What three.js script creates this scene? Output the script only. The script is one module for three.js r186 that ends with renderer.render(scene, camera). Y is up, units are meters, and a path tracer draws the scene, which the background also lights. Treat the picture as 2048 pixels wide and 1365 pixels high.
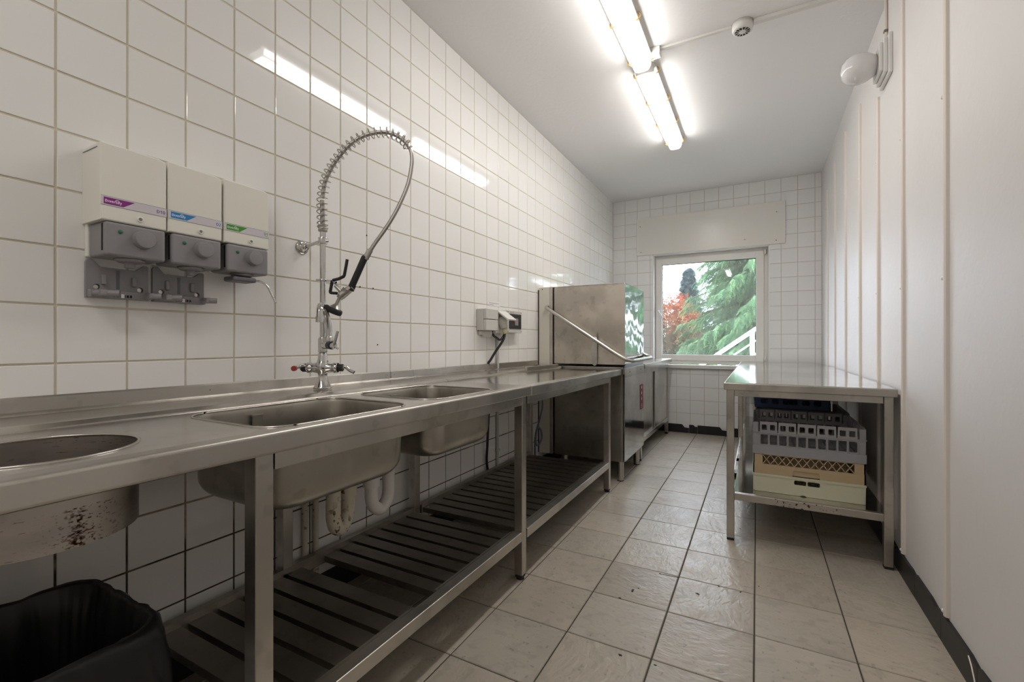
import * as THREE from 'three';
import { RoundedBoxGeometry } from 'three/addons/geometries/RoundedBoxGeometry.js';
import { mergeGeometries } from 'three/addons/utils/BufferGeometryUtils.js';
import { RectAreaLightUniformsLib } from 'three/addons/lights/RectAreaLightUniformsLib.js';

// ------------------------------------------------------------------ camera, sky, exposure
const scene = new THREE.Scene();
const EYE = 1.05, FOCAL = 908.37, YAW = 0.49529;
const camera = new THREE.PerspectiveCamera(2 * Math.atan(682.5 / FOCAL) * 180 / Math.PI, 2048 / 1365, 0.02, 200);
camera.position.set(0, EYE, 0);
camera.rotation.order = 'YXZ';
camera.rotation.set(0.0012, YAW, 0);
scene.background = new THREE.Color().setRGB(7.4, 8.0, 8.8);          // bright overcast sky
const renderer = new THREE.WebGLRenderer({ antialias: true });
renderer.toneMapping = THREE.LinearToneMapping;
renderer.toneMappingExposure = 1.36;
renderer.shadowMap.enabled = true;
RectAreaLightUniformsLib.init();
const LAMP = { down: 19, side: 13, color: new THREE.Color().setRGB(1.0, 0.965, 0.93), glow: 2.6 };   // the two ceiling fittings

// ------------------------------------------------------------------ numbers of the room (metres; d is the distance ahead, z = -d)
const XL = -1.576, XR = 0.577, DB = 5.556, DF = -1.6, CEIL = 2.775;
const TILE = 0.15, RUSTU = 0.26;

// ------------------------------------------------------------------ helpers
function rng(seed) { return () => { seed |= 0; seed = seed + 0x6D2B79F5 | 0; let t = Math.imul(seed ^ seed >>> 15, 1 | seed); t = t + Math.imul(t ^ t >>> 7, 61 | t) ^ t; return ((t ^ t >>> 14) >>> 0) / 4294967296; }; }
const R0 = rng(7);
const V = (x, y, d) => new THREE.Vector3(x, y, -d);
const used = new Map();
function numbered(n) { const k = used.get(n) || 0; used.set(n, k + 1); return k ? `${n}_${String(k).padStart(3, '0')}` : n; }
const bases = new WeakMap();
function prep(g) {
  let h = g.index ? g.toNonIndexed() : g;
  if (!h.attributes.normal) h.computeVertexNormals();
  for (const k of Object.keys(h.attributes)) if (!['position', 'normal', 'uv'].includes(k)) h.deleteAttribute(k);
  if (!h.attributes.uv) h.setAttribute('uv', new THREE.BufferAttribute(new Float32Array(h.attributes.position.count * 2), 2));
  h.morphAttributes = {};
  return h;
}
function merge(list) { const l = (Array.isArray(list) ? list : [list]).map(prep); return l.length > 1 ? mergeGeometries(l, false) : l[0]; }
function boxUV(g) {                                                    // uv in metres, by the way each triangle faces; u runs along the horizontal
  const p = g.attributes.position, uv = g.attributes.uv, a = new THREE.Vector3(), b = new THREE.Vector3(), c = new THREE.Vector3();
  for (let i = 0; i < p.count; i += 3) {
    a.fromBufferAttribute(p, i); b.fromBufferAttribute(p, i + 1); c.fromBufferAttribute(p, i + 2);
    const n = b.clone().sub(a).cross(c.clone().sub(a)), ax = Math.abs(n.x), ay = Math.abs(n.y), az = Math.abs(n.z);
    [a, b, c].forEach((v, k) => { if (ay >= ax && ay >= az) uv.setXY(i + k, v.z, v.x); else if (ax >= az) uv.setXY(i + k, v.z, v.y); else uv.setXY(i + k, v.x, v.y); });
  }
  return g;
}
function meshOf(name, g, m) { const o = new THREE.Mesh(g, m); o.name = name; o.castShadow = o.receiveShadow = true; return o; }
function thing(name, label, category, [x, y, d], group) {
  const o = new THREE.Group(); o.name = numbered(name); o.position.set(x, y, -d); scene.add(o);
  o.userData = { label, category }; if (group) o.userData.group = group;
  bases.set(o, o.position.clone());
  return o;
}
function structure(name, label, category) {
  const o = new THREE.Group(); o.name = numbered(name); scene.add(o);
  o.userData = { label, category, kind: 'structure' }; bases.set(o, new THREE.Vector3());
  return o;
}
function part(parent, name, list, mat, opt = {}) {                     // geometry in room coordinates -> a part of its thing
  let g = merge(list);
  if (opt.warp) opt.warp(g);
  if (opt.uv !== false) boxUV(g);
  const b = bases.get(parent);
  if (!opt.local && b) { g = g.clone(); g.translate(-b.x, -b.y, -b.z); }
  const o = meshOf(name, g, mat); parent.add(o); bases.set(o, b || new THREE.Vector3());
  if (opt.label) o.userData.label = opt.label;
  if (opt.kind) o.userData.kind = opt.kind;
  return o;
}
function bx(x0, x1, y0, y1, d0, d1, r = 0) {
  const w = Math.abs(x1 - x0), h = Math.abs(y1 - y0), l = Math.abs(d1 - d0);
  const g = r > 0 ? new RoundedBoxGeometry(w, h, l, 2, Math.min(r, w / 2.02, h / 2.02, l / 2.02)) : new THREE.BoxGeometry(w, h, l);
  g.translate((x0 + x1) / 2, (y0 + y1) / 2, -(d0 + d1) / 2); return g;
}
function rod(a, b, r, r2 = r, seg = 20) {                              // straight round bar between two points [x, y, d]
  const p = V(...a), q = V(...b), l = p.distanceTo(q);
  const g = new THREE.CylinderGeometry(r2, r, l, seg, 1);
  g.applyQuaternion(new THREE.Quaternion().setFromUnitVectors(new THREE.Vector3(0, 1, 0), q.clone().sub(p).normalize()));
  g.translate((p.x + q.x) / 2, (p.y + q.y) / 2, (p.z + q.z) / 2); return g;
}
function tube(pts, r, n = 48, seg = 10, tension = 0.5) { return new THREE.TubeGeometry(new THREE.CatmullRomCurve3(pts.map(p => V(...p)), false, 'catmullrom', tension), n, r, seg, false); }
function ball(c, r, sx = 1, sy = 1, sz = 1, seg = 20) { const g = new THREE.SphereGeometry(r, seg, Math.ceil(seg * .7)); g.scale(sx, sy, sz); const p = V(...c); g.translate(p.x, p.y, p.z); return g; }
function lathe(profile, origin, dir = [0, 1, 0], seg = 28) {           // profile [[radius, along]], axis dir in [x, y, d]
  const g = new THREE.LatheGeometry(profile.map(p => new THREE.Vector2(p[0], p[1])), seg);
  g.applyQuaternion(new THREE.Quaternion().setFromUnitVectors(new THREE.Vector3(0, 1, 0), V(...dir).normalize()));
  const p = V(...origin); g.translate(p.x, p.y, p.z); return g;
}
function sweepD(profile, d0, d1) {                                     // closed profile [[x, y]] drawn out along d
  const s = new THREE.Shape(profile.map(p => new THREE.Vector2(p[0], p[1])));
  const g = new THREE.ExtrudeGeometry(s, { depth: d1 - d0, bevelEnabled: false }); g.translate(0, 0, -d1); return g;
}
function rr(path, x0, x1, y0, y1, r) { path.moveTo(x0 + r, y0); path.lineTo(x1 - r, y0); path.quadraticCurveTo(x1, y0, x1, y0 + r); path.lineTo(x1, y1 - r); path.quadraticCurveTo(x1, y1, x1 - r, y1); path.lineTo(x0 + r, y1); path.quadraticCurveTo(x0, y1, x0, y1 - r); path.lineTo(x0, y0 + r); path.quadraticCurveTo(x0, y0, x0 + r, y0); return path; }
function sheetX(shape, x, th, curve = 6) {                             // shape in (d, y) -> a sheet across x, front face at x, thickness towards -x
  const g = new THREE.ExtrudeGeometry(shape, { depth: th, bevelEnabled: false, curveSegments: curve }); // (d, y, t)
  g.applyMatrix4(new THREE.Matrix4().set(0, 0, 1, x - th, 0, 1, 0, 0, -1, 0, 0, 0, 0, 0, 0, 1)); return g;
}

// ------------------------------------------------------------------ textures
function noiseGrid(n, seed) { const r = rng(seed), a = new Float32Array(n * n); for (let i = 0; i < a.length; i++) a[i] = r(); return (x, y) => a[((y % n) + n) % n * n + ((x % n) + n) % n]; }
function vnoise(px, py, seed) {
  const r = rng(seed), a = new Float32Array(px * py); for (let i = 0; i < a.length; i++) a[i] = r();
  return (u, v) => { const x = u * px, y = v * py, xi = Math.floor(x), yi = Math.floor(y); let fx = x - xi, fy = y - yi; fx = fx * fx * (3 - 2 * fx); fy = fy * fy * (3 - 2 * fy); const g = (i, j) => a[((yi + j) % py + py) % py * px + ((xi + i) % px + px) % px]; return (g(0, 0) * (1 - fx) + g(1, 0) * fx) * (1 - fy) + (g(0, 1) * (1 - fx) + g(1, 1) * fx) * fy; };
}
function fbm(px, py, oct, seed) { const f = []; for (let k = 0; k < oct; k++) f.push(vnoise(px << k, py << k, seed + k * 31)); return (u, v) => { let s = 0, w = 0, a = 1; for (const g of f) { s += a * g(u, v); w += a; a *= 0.55; } return s / w; }; }
function tex(w, h, fn, srgb, repeat = 1, repeatY = repeat) {
  const d = new Uint8Array(w * h * 4);
  for (let j = 0; j < h; j++) for (let i = 0; i < w; i++) { const c = fn((i + .5) / w, (j + .5) / h), k = (j * w + i) * 4; for (let q = 0; q < 3; q++) d[k + q] = Math.max(0, Math.min(255, Math.round(255 * (Array.isArray(c) ? c[q] : c)))); d[k + 3] = 255; }
  const t = new THREE.DataTexture(d, w, h, THREE.RGBAFormat); t.wrapS = t.wrapT = THREE.RepeatWrapping; t.magFilter = THREE.LinearFilter; t.minFilter = THREE.LinearMipmapLinearFilter; t.generateMipmaps = true;
  if (srgb) t.colorSpace = THREE.SRGBColorSpace; t.repeat.set(repeat, repeatY); t.needsUpdate = true; return t;
}
const lerp = (a, b, t) => a + (b - a) * t, mix3 = (a, b, t) => [0, 1, 2].map(i => lerp(a[i], b[i], t)), sst = (a, b, x) => { const t = Math.max(0, Math.min(1, (x - a) / (b - a))); return t * t * (3 - 2 * t); };

// brushed steel: streaks along u
const streak = (() => { const a = fbm(4, 128, 2, 11), b = fbm(3, 3, 4, 12); return [tex(256, 512, (u, v) => { const s = a(u, v), m = b(u, v); return [0, 0.86 + 0.14 * (s * .5 + m * .5), 0]; }, false, 1.3), tex(256, 512, (u, v) => a(u, v), false, 1.3)]; })();
const blotch = (() => { const b = fbm(4, 4, 5, 21), s = fbm(24, 24, 3, 22); return tex(512, 512, (u, v) => { const k = 0.86 + 0.14 * sst(.3, .7, b(u, v)) - 0.05 * sst(.62, .75, s(u, v)); return [k, k * .995, k * .985]; }, true, 0.9); })();
const wavy = (() => { const b = fbm(3, 3, 3, 41), s = fbm(9, 6, 2, 42); return tex(512, 512, (u, v) => b(u, v) * .7 + s(u, v) * .3, false, 1); })();
const plaster = (() => { const b = fbm(40, 40, 3, 51); return tex(512, 512, (u, v) => b(u, v), false, 1.2); })();
const paintTone = (() => { const b = fbm(3, 3, 5, 52), s = fbm(5, 60, 2, 53); return tex(512, 512, (u, v) => { const k = .965 + .035 * b(u, v), t = sst(.66, .8, b(u + .37, v)) * sst(.5, .8, s(v, u)); return [k - .03 * t, k - .045 * t, k - .07 * t]; }, true, 0.7); })();
// slate-like surface and stains of the floor tiles
const slate = (() => { const a = fbm(14, 30, 4, 61), b = fbm(5, 5, 3, 62), r = fbm(40, 70, 2, 63); return tex(768, 768, (u, v) => .55 * Math.abs(a(u + .12 * b(u, v), v + .1 * b(v, u)) * 2 - 1) + .25 * b(u, v) + .2 * r(u, v), false, 1.1); })();
const floorTone = (() => { const a = fbm(4, 4, 5, 64), b = fbm(30, 44, 3, 65), c = fbm(90, 90, 2, 66); return tex(1024, 1024, (u, v) => { let k = .86 + .14 * a(u, v); k -= .05 * sst(.55, .75, b(u, v)); k -= .12 * sst(.8, .86, c(u, v)); return [k, k * .992, k * .975]; }, true, 0.83); })();
const floorRough = (() => { const a = fbm(8, 8, 4, 67); return tex(256, 256, (u, v) => [0, .62 + .38 * a(u, v), 0], false, 1.4); })();
// joints of the wall tiles: beige cement, blackened by mould low down behind the sinks (u along the wall, v = height; one sheet 8 m by 3 m)
const jointTone = (() => {
  const a = fbm(160, 60, 3, 71), b = fbm(24, 10, 3, 72);
  return tex(2048, 768, (u, v) => {
    const y = v * 3, n = a(u, v), m = b(u, v); const base = mix3([.88, .855, .78], [.83, .79, .68], n);
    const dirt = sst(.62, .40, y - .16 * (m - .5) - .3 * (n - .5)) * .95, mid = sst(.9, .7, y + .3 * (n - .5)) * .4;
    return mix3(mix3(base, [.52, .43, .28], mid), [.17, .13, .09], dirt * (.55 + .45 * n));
  }, true, 1 / 8, 1 / 3);
})();
const mould = (() => { const a = fbm(30, 30, 3, 75), b = fbm(4, 4, 3, 76); return tex(512, 512, (u, v) => { const s = sst(.60, .72, a(u, v)) * sst(.45, .7, b(u, v)); return mix3([.93, .92, .90], [.33, .24, .13], s * .85); }, true, 2.4); })();
const rust = (() => { const a = fbm(26, 20, 3, 85), b = fbm(3, 2, 3, 86), c = fbm(60, 60, 2, 87); return tex(512, 512, (u, v) => { const s = sst(.66, .76, a(u, v)) * sst(.52, .66, b(u, v)), k = .8 + .2 * b(v, u); return mix3([k, k * .985, k * .97], [.30, .17, .09], Math.min(1, s + .7 * sst(.78, .84, c(u, v)))); }, true, 1.7); })();
const specks = (() => { const a = fbm(70, 60, 2, 185), b = fbm(4, 3, 3, 186); return tex(512, 512, (u, v) => { const s = sst(.74, .8, a(u, v)) * sst(.6, .7, b(u, v))*.8, k = .82 + .18 * b(v, u); return mix3([k, k * .99, k * .985], [.22, .12, .07], s); }, true, 1.6); })();
const ringTone = (() => {                                               // unrolled ring: u round it, v up; a rusty run and scattered rust dots
  const a = fbm(230, 56, 2, 195), b = fbm(12, 6, 3, 196), c = fbm(30, 30, 2, 197);
  return tex(1024, 256, (u, v) => {
    const k = .84 + .16 * b(u, v), run = Math.exp(-Math.pow((u - RUSTU - .004 * (c(u, v) - .5)) / .010, 2)) * sst(.42, .62, a(u, v)), near = Math.exp(-Math.pow((u - RUSTU - .02) / .05, 2)) * sst(.66, .74, a(u, v)), dot = sst(.80, .85, a(v + .3, u)) * sst(.5, .6, b(u, v));
    return mix3([k, k * .985, k * .97], [.25, .15, .08], Math.min(1, run * .75 + near * .6 + dot * .7));
  }, true, 1);
})();
const dirtyGlass = (() => { const a = fbm(6, 6, 5, 91), b = fbm(60, 40, 2, 92), c = fbm(3, 14, 3, 93); return tex(512, 512, (u, v) => { const k = .70 + .12 * a(u, v) - .05 * sst(.5, .75, c(v, u)) - .05 * sst(.66, .76, b(u, v)); return [k, k, k]; }, false, 1); })();

function canvasTex(w, h, draw) { const c = document.createElement('canvas'); c.width = w; c.height = h; draw(c.getContext('2d'), w, h); const t = new THREE.CanvasTexture(c); t.colorSpace = THREE.SRGBColorSpace; t.magFilter = THREE.LinearFilter; return t; }

// ------------------------------------------------------------------ materials
const mat = (o) => { const m = new (o.phys ? THREE.MeshPhysicalMaterial : THREE.MeshStandardMaterial)({ side: THREE.DoubleSide }); for (const [k, v] of Object.entries(o)) { if (k === 'phys') continue; if (k === 'rgb') m.color.setRGB(...v); else m[k] = v; } return m; };
const steelOf = (rgb, rough, extra = {}) => mat({ rgb, metalness: 1, roughness: rough, roughnessMap: streak[0], map: blotch, ...extra });
const M = {
  tile: [0, 1, 2, 3].map(i => mat({ rgb: [[.86, .845, .82], [.87, .855, .83], [.85, .835, .805], [.86, .85, .83]][i], roughness: .035 + .01 * i })),
  tileBack: [0, 1, 2].map(i => mat({ rgb: [[.86, .85, .835], [.87, .86, .845], [.85, .84, .825]][i], roughness: .14 })),
  joint: mat({ rgb: [.95, .95, .95], roughness: .95, map: jointTone }),
  jointBack: mat({ rgb: [.60, .55, .48], roughness: .95 }),
  floor: [0, 1, 2, 3, 4].map(i => { const c = [[.50, .455, .385], [.52, .475, .405], [.475, .43, .365], [.51, .46, .39], [.49, .45, .39]][i]; return mat({ rgb: c, roughness: .46, map: floorTone, roughnessMap: floorRough, bumpMap: slate, bumpScale: .0036 }); }),
  floorJoint: mat({ rgb: [.06, .055, .045], roughness: .95 }),
  ceiling: mat({ rgb: [.90, .89, .885], roughness: .8, bumpMap: plaster, bumpScale: .0006 }),
  paint: mat({ rgb: [.79, .765, .75], roughness: .55, map: paintTone, bumpMap: plaster, bumpScale: .0005 }),
  reveal: mat({ rgb: [.86, .85, .84], roughness: .6 }),
  strip: mat({ rgb: [.80, .73, .66], roughness: .6 }),
  skirting: mat({ rgb: [.010, .009, .010], roughness: .42 }),
  plasticWhite: mat({ rgb: [.76, .74, .70], roughness: .35 }),
  frame: mat({ rgb: [.82, .80, .74], roughness: .32 }),
  board: mat({ rgb: [.80, .775, .715], roughness: .28 }),
  sill: mat({ rgb: [.78, .77, .75], roughness: .3 }),
  steel: steelOf([.62, .595, .555], .36),
  steelTop: steelOf([.64, .615, .575], .23),
  steelShaded: steelOf([.50, .475, .44], .42),  // same steel darkened: shade on rear and underside members put into the colour
  steelPolished: steelOf([.64, .62, .585], .14),
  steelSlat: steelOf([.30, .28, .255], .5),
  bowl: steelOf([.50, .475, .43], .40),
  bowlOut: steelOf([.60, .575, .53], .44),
  ring: steelOf([.58, .55, .53], .36, { map: ringTone, roughnessMap: null }),
  mirrorTop: steelOf([.66, .65, .63], .13, { roughnessMap: null, roughness: .09, bumpMap: wavy, bumpScale: .0006 }),
  hoodSide: steelOf([.64, .595, .53], .46),
  hoodFront: steelOf([.66, .68, .70], .1, { roughnessMap: null, roughness: .05, bumpMap: wavy, bumpScale: .0045 }),
  panelFront: steelOf([.62, .64, .66], .1, { roughnessMap: null, roughness: .10, bumpMap: wavy, bumpScale: .0012 }),
  cabinet: steelOf([.60, .59, .575], .26),
  chrome: mat({ rgb: [.60, .59, .58], metalness: 1, roughness: .09 }),
  chromeDull: mat({ rgb: [.50, .48, .45], metalness: 1, roughness: .3 }),
  hose: mat({ rgb: [.42, .40, .37], metalness: 1, roughness: .3 }),
  blackPlastic: mat({ rgb: [.016, .016, .016], roughness: .38 }),
  rubber: mat({ rgb: [.02, .02, .02], roughness: .7 }),
  redPlastic: mat({ rgb: [.35, .04, .03], roughness: .35 }),
  cream: mat({ rgb: [.83, .815, .73], roughness: .36 }),
  creamCol: mat({ rgb: [.66, .635, .55], roughness: .4 }),
  greyPlastic: mat({ rgb: [.27, .26, .265], roughness: .5 }),
  greyDark: mat({ rgb: [.14, .14, .155], roughness: .5 }),
  green: mat({ rgb: [.01, .16, .08], roughness: .3 }),
  boxGrey: mat({ rgb: [.62, .60, .56], roughness: .42 }),
  boxLight: mat({ rgb: [.74, .73, .70], roughness: .4 }),
  plugYellow: mat({ rgb: [.60, .54, .33], roughness: .45 }),
  smoked: mat({ rgb: [.035, .035, .037], roughness: .12 }),
  pvc: mat({ rgb: [.78, .75, .71], roughness: .38 }),
  pvcDirty: mat({ rgb: [.74, .68, .58], roughness: .5, map: mould }),
  pipeGrey: mat({ rgb: [.56, .56, .55], roughness: .45 }),
  brass: mat({ rgb: [.65, .45, .16], metalness: .6, roughness: .4 }),
  porcelain: mat({ rgb: [.80, .79, .77], roughness: .25 }),
  opal: mat({ rgb: [.74, .72, .72], roughness: .08 }),
  bag: mat({ rgb: [.008, .008, .009], roughness: .42 }),
  binBody: mat({ rgb: [.33, .33, .34], roughness: .5 }),
  black: mat({ rgb: [.008, .008, .008], roughness: .8 }),
  crateCream: mat({ rgb: [.66, .65, .48], roughness: .5 }),
  crateTan: mat({ rgb: [.54, .41, .25], roughness: .5 }),
  crateGrey: mat({ rgb: [.36, .36, .38], roughness: .5 }),
  crateTaupe: mat({ rgb: [.19, .17, .155], roughness: .55 }),
  crateBlue: mat({ rgb: [.035, .06, .17], roughness: .45 }),
  screw: mat({ rgb: [.25, .23, .2], metalness: .8, roughness: .45 }),
  white: mat({ rgb: [.82, .82, .82], roughness: .4 }),
  blueHose: mat({ rgb: [.14, .17, .22], roughness: .4 }),
};

// ------------------------------------------------------------------ the shell
function tileGeo(w, h, t, c) {                                         // a tile: flat face with a chamfer all round; face to +z, centred
  const a = w / 2, b = h / 2, p = [], quad = (A, B, C, D) => p.push(...A, ...B, ...C, ...A, ...C, ...D);
  const f = [[-a + c, -b + c, t], [a - c, -b + c, t], [a - c, b - c, t], [-a + c, b - c, t]], m = [[-a, -b, t - c], [a, -b, t - c], [a, b, t - c], [-a, b, t - c]], z = m.map(q => [q[0], q[1], 0]);
  quad(...f); for (let i = 0; i < 4; i++) { const j = (i + 1) % 4; quad(m[i], m[j], f[j], f[i]); quad(z[i], z[j], m[j], m[i]); }
  const g = new THREE.BufferGeometry(); g.setAttribute('position', new THREE.Float32BufferAttribute(p, 3)); g.computeVertexNormals(); return boxUV(prep(g));
}
const tileCache = new Map();
function tileOf(w, h, t, c) { const k = [w, h, t, c].map(v => v.toFixed(3)).join(); if (!tileCache.has(k)) tileCache.set(k, tileGeo(w, h, t, c)); return tileCache.get(k); }
const project = (x, y, d) => { const c = Math.cos(YAW), s = Math.sin(YAW), X = c * x + s * d, Z = -s * x + c * d; return Z > .05 ? [1024 + FOCAL * X / Z, 682.5 - FOCAL * (y - EYE) / Z, Z] : null; };

{ // floor
  const fl = structure('floor', 'beige slate-textured floor tiles with dark joints', 'floor');
  part(fl, 'screed', bx(XL - .2, XR + .2, -.15, -.004, DF - .2, DB + .3), M.floorJoint);
  const P = 0.2989, x0 = -0.6081, d0 = 1.8415, J = .0045, r = rng(101);
  const xs = [XL], ds = [DF]; for (let i = -4; i < 6; i++) { const x = x0 + i * P; if (x > XL + .02 && x < XR - .02) xs.push(x); } xs.push(XR);
  for (let j = -13; j < 14; j++) { const d = d0 + j * P; if (d > DF + .02 && d < DB - .02) ds.push(d); } ds.push(DB);
  for (let i = 0; i + 1 < xs.length; i++) for (let j = 0; j + 1 < ds.length; j++) {
    const w = xs[i + 1] - xs[i] - J, h = ds[j + 1] - ds[j] - J, g = tileOf(w, h, .008, .0022).clone();
    g.rotateX(-Math.PI / 2); const cx = (xs[i] + xs[i + 1]) / 2, cd = (ds[j] + ds[j + 1]) / 2;
    const uv = g.attributes.uv, ou = r() * 5, ov = r() * 5, sw = r() < .5; for (let k = 0; k < uv.count; k++) { const a = g.attributes.position.getX(k), b = g.attributes.position.getZ(k); uv.setXY(k, (sw ? a : b) + ou, (sw ? b : a) + ov); }
    const o = meshOf('floor_tile', g, M.floor[Math.floor(r() * 5)]); o.position.set(cx, -.008 + (r() - .5) * .0006, -cd); o.rotation.set((r() - .5) * .004, 0, (r() - .5) * .004); fl.add(o);
  }
}
{ // chips, crumbs and a paint drop on the floor tiles
  const at = (u, v) => { const X = (u - 1024) / FOCAL, c = Math.cos(YAW), n = Math.sin(YAW), k = EYE / ((v - 682.5) / FOCAL); return [k * (c * X - n), k * (n * X + c)]; }, fl = scene.getObjectByName('floor'), r = rng(909);
  const flake = (u, v, s, m) => { const [x, d] = at(u, v), n = 7, sh = new THREE.Shape(); for (let i = 0; i < n; i++) { const a = i / n * 6.283, q = s * (.4 + .8 * r()); sh[i ? 'lineTo' : 'moveTo'](q * Math.cos(a), q * .6 * Math.sin(a)); } const g = new THREE.ExtrudeGeometry(sh, { depth: .0008, bevelEnabled: false }); g.rotateX(-Math.PI / 2); g.rotateY(r() * 6); g.translate(x, .0004, -d); part(fl, 'chip', g, m); };
  for (const [u, v, s] of [[1265, 1181, .012], [1277, 1176, .007], [1240, 1196, .010], [1395, 1187, .009], [1320, 1147, .007], [1437, 1172, .006], [1481, 1184, .007], [1240, 1310, .010], [1310, 1330, .006], [1517, 1172, .006], [1480, 1057, .006]]) flake(u, v, s, M.rubber);
  flake(1336, 1080, .009, M.white); flake(1312, 1075, .006, M.strip);
  const [xa, da] = at(1318, 1147), [xb, db] = at(1359, 1155); part(fl, 'crack', rod([xa, .0006, da], [xb, .0006, db], .0012, .0014, 6), M.rubber);
}
{ // ceiling
  const c = structure('ceiling', 'smooth white painted ceiling', 'ceiling');
  part(c, 'slab', bx(XL - .2, XR + .2, CEIL, CEIL + .2, DF - .2, DB + .3), M.ceiling);
}
function tileWall(parent, cells, place, mats, J, seed, limit) {        // cells [a0, a1, y0, y1]; the largest ones in the picture as single parts, the rest as one
  const r = rng(seed), all = [];
  for (const c of cells) { const w = c[1] - c[0] - J, h = c[3] - c[2] - J; if (w < .008 || h < .008) continue; all.push({ c, w, h, m: Math.floor(r() * mats.length), t: [(r() - .5) * .0034, (r() - .5) * .0034], z: (r() - .5) * .0006, size: place.size(c) }); }
  all.sort((a, b) => b.size - a.size);
  const rest = [];
  all.forEach((t, i) => {
    const g = tileOf(t.w, t.h, .004, .0012), o = meshOf('tile', g, mats[t.m]);
    place.put(o, (t.c[0] + t.c[1]) / 2, (t.c[2] + t.c[3]) / 2, t);
    if (i < limit) parent.add(o); else { o.updateMatrix(); rest.push(g.clone().applyMatrix4(o.matrix)); }
  });
  if (rest.length) part(parent, 'tile_field', rest, mats[0], { kind: 'stuff', local: true });
}
{ // left wall
  const w = structure('wall_left', 'glossy white square wall tiles with beige joints', 'wall');
  const back = part(w, 'mortar', bx(XL - .2, XL - .0025, 0, CEIL + .02, DF - .2, DB + .3), M.joint, { uv: false });
  const g = back.geometry, p = g.attributes.position, uv = g.attributes.uv; for (let i = 0; i < p.count; i++) uv.setXY(i, -p.getZ(i) + 1.8, p.getY(i));
  const cells = [], d0 = .46621, y0 = 1.8935;
  const ds = [], ys = []; for (let i = -14; i < 36; i++) { const d = d0 + i * TILE; if (d > DF + .02 && d < DB - .01) ds.push(d); } ds.unshift(DF); ds.push(DB);
  for (let j = -8; j < 14; j++) { const y = y0 - j * TILE; if (y > .02 && y < CEIL - .012) ys.push(y); } ys.push(0.0); ys.unshift(CEIL);
  for (let i = 0; i + 1 < ds.length; i++) for (let j = 0; j + 1 < ys.length; j++) cells.push([ds[i], ds[i + 1], ys[j + 1], ys[j]]);
  tileWall(w, cells, {
    size: c => { const d = (c[0] + c[1]) / 2, y = (c[2] + c[3]) / 2; if (d > 3.4 && y < 1.5) return 0; const q = [[c[0], c[2]], [c[1], c[2]], [c[1], c[3]], [c[0], c[3]]].map(k => project(XL, k[1], k[0])); if (q.some(k => !k)) return 0; if (q.every(k => k[0] < 0 || k[0] > 2048 || k[1] < 0 || k[1] > 1365)) return 0; let a = 0; for (let i = 0; i < 4; i++) { const s = q[i], e = q[(i + 1) % 4]; a += s[0] * e[1] - e[0] * s[1]; } return Math.abs(a) * (y < .8 && y > .15 && d > 1.6 ? .3 : 1); },
    put: (o, d, y, t) => { o.position.set(XL - .004 + t.z, y, -d); o.rotation.set(0, Math.PI / 2 + t.t[0], 0); o.rotateX(t.t[1]); },
  }, M.tile, .0055, 202, 300);
  const holes = [[746, 576], [720, 573], [733, 470], [755, 689]].map(([u, v]) => { const X = (u - 1024) / FOCAL, c = Math.cos(YAW), s = Math.sin(YAW), rx = c * X - s, rd = s * X + c, k = XL / rx; return [k * rd, EYE + k * (682.5 - v) / FOCAL]; });
  for (const [d, y] of holes) part(w, 'drill_hole', rod([XL - .001, y, d], [XL + .0012, y, d], .0035, .0035, 10), M.rubber);
  const sk = structure('baseboard_left', 'black skirting tiles behind the sink counter', 'skirting');
  for (let k = 0; k < 24; k++) { const a = DF + .3 * k; if (a < DB - .05) part(sk, 'skirting_tile', bx(XL, XL + .009, 0, .095, a + .001, Math.min(a + .299, DB), .002), M.skirting); }
}
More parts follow.
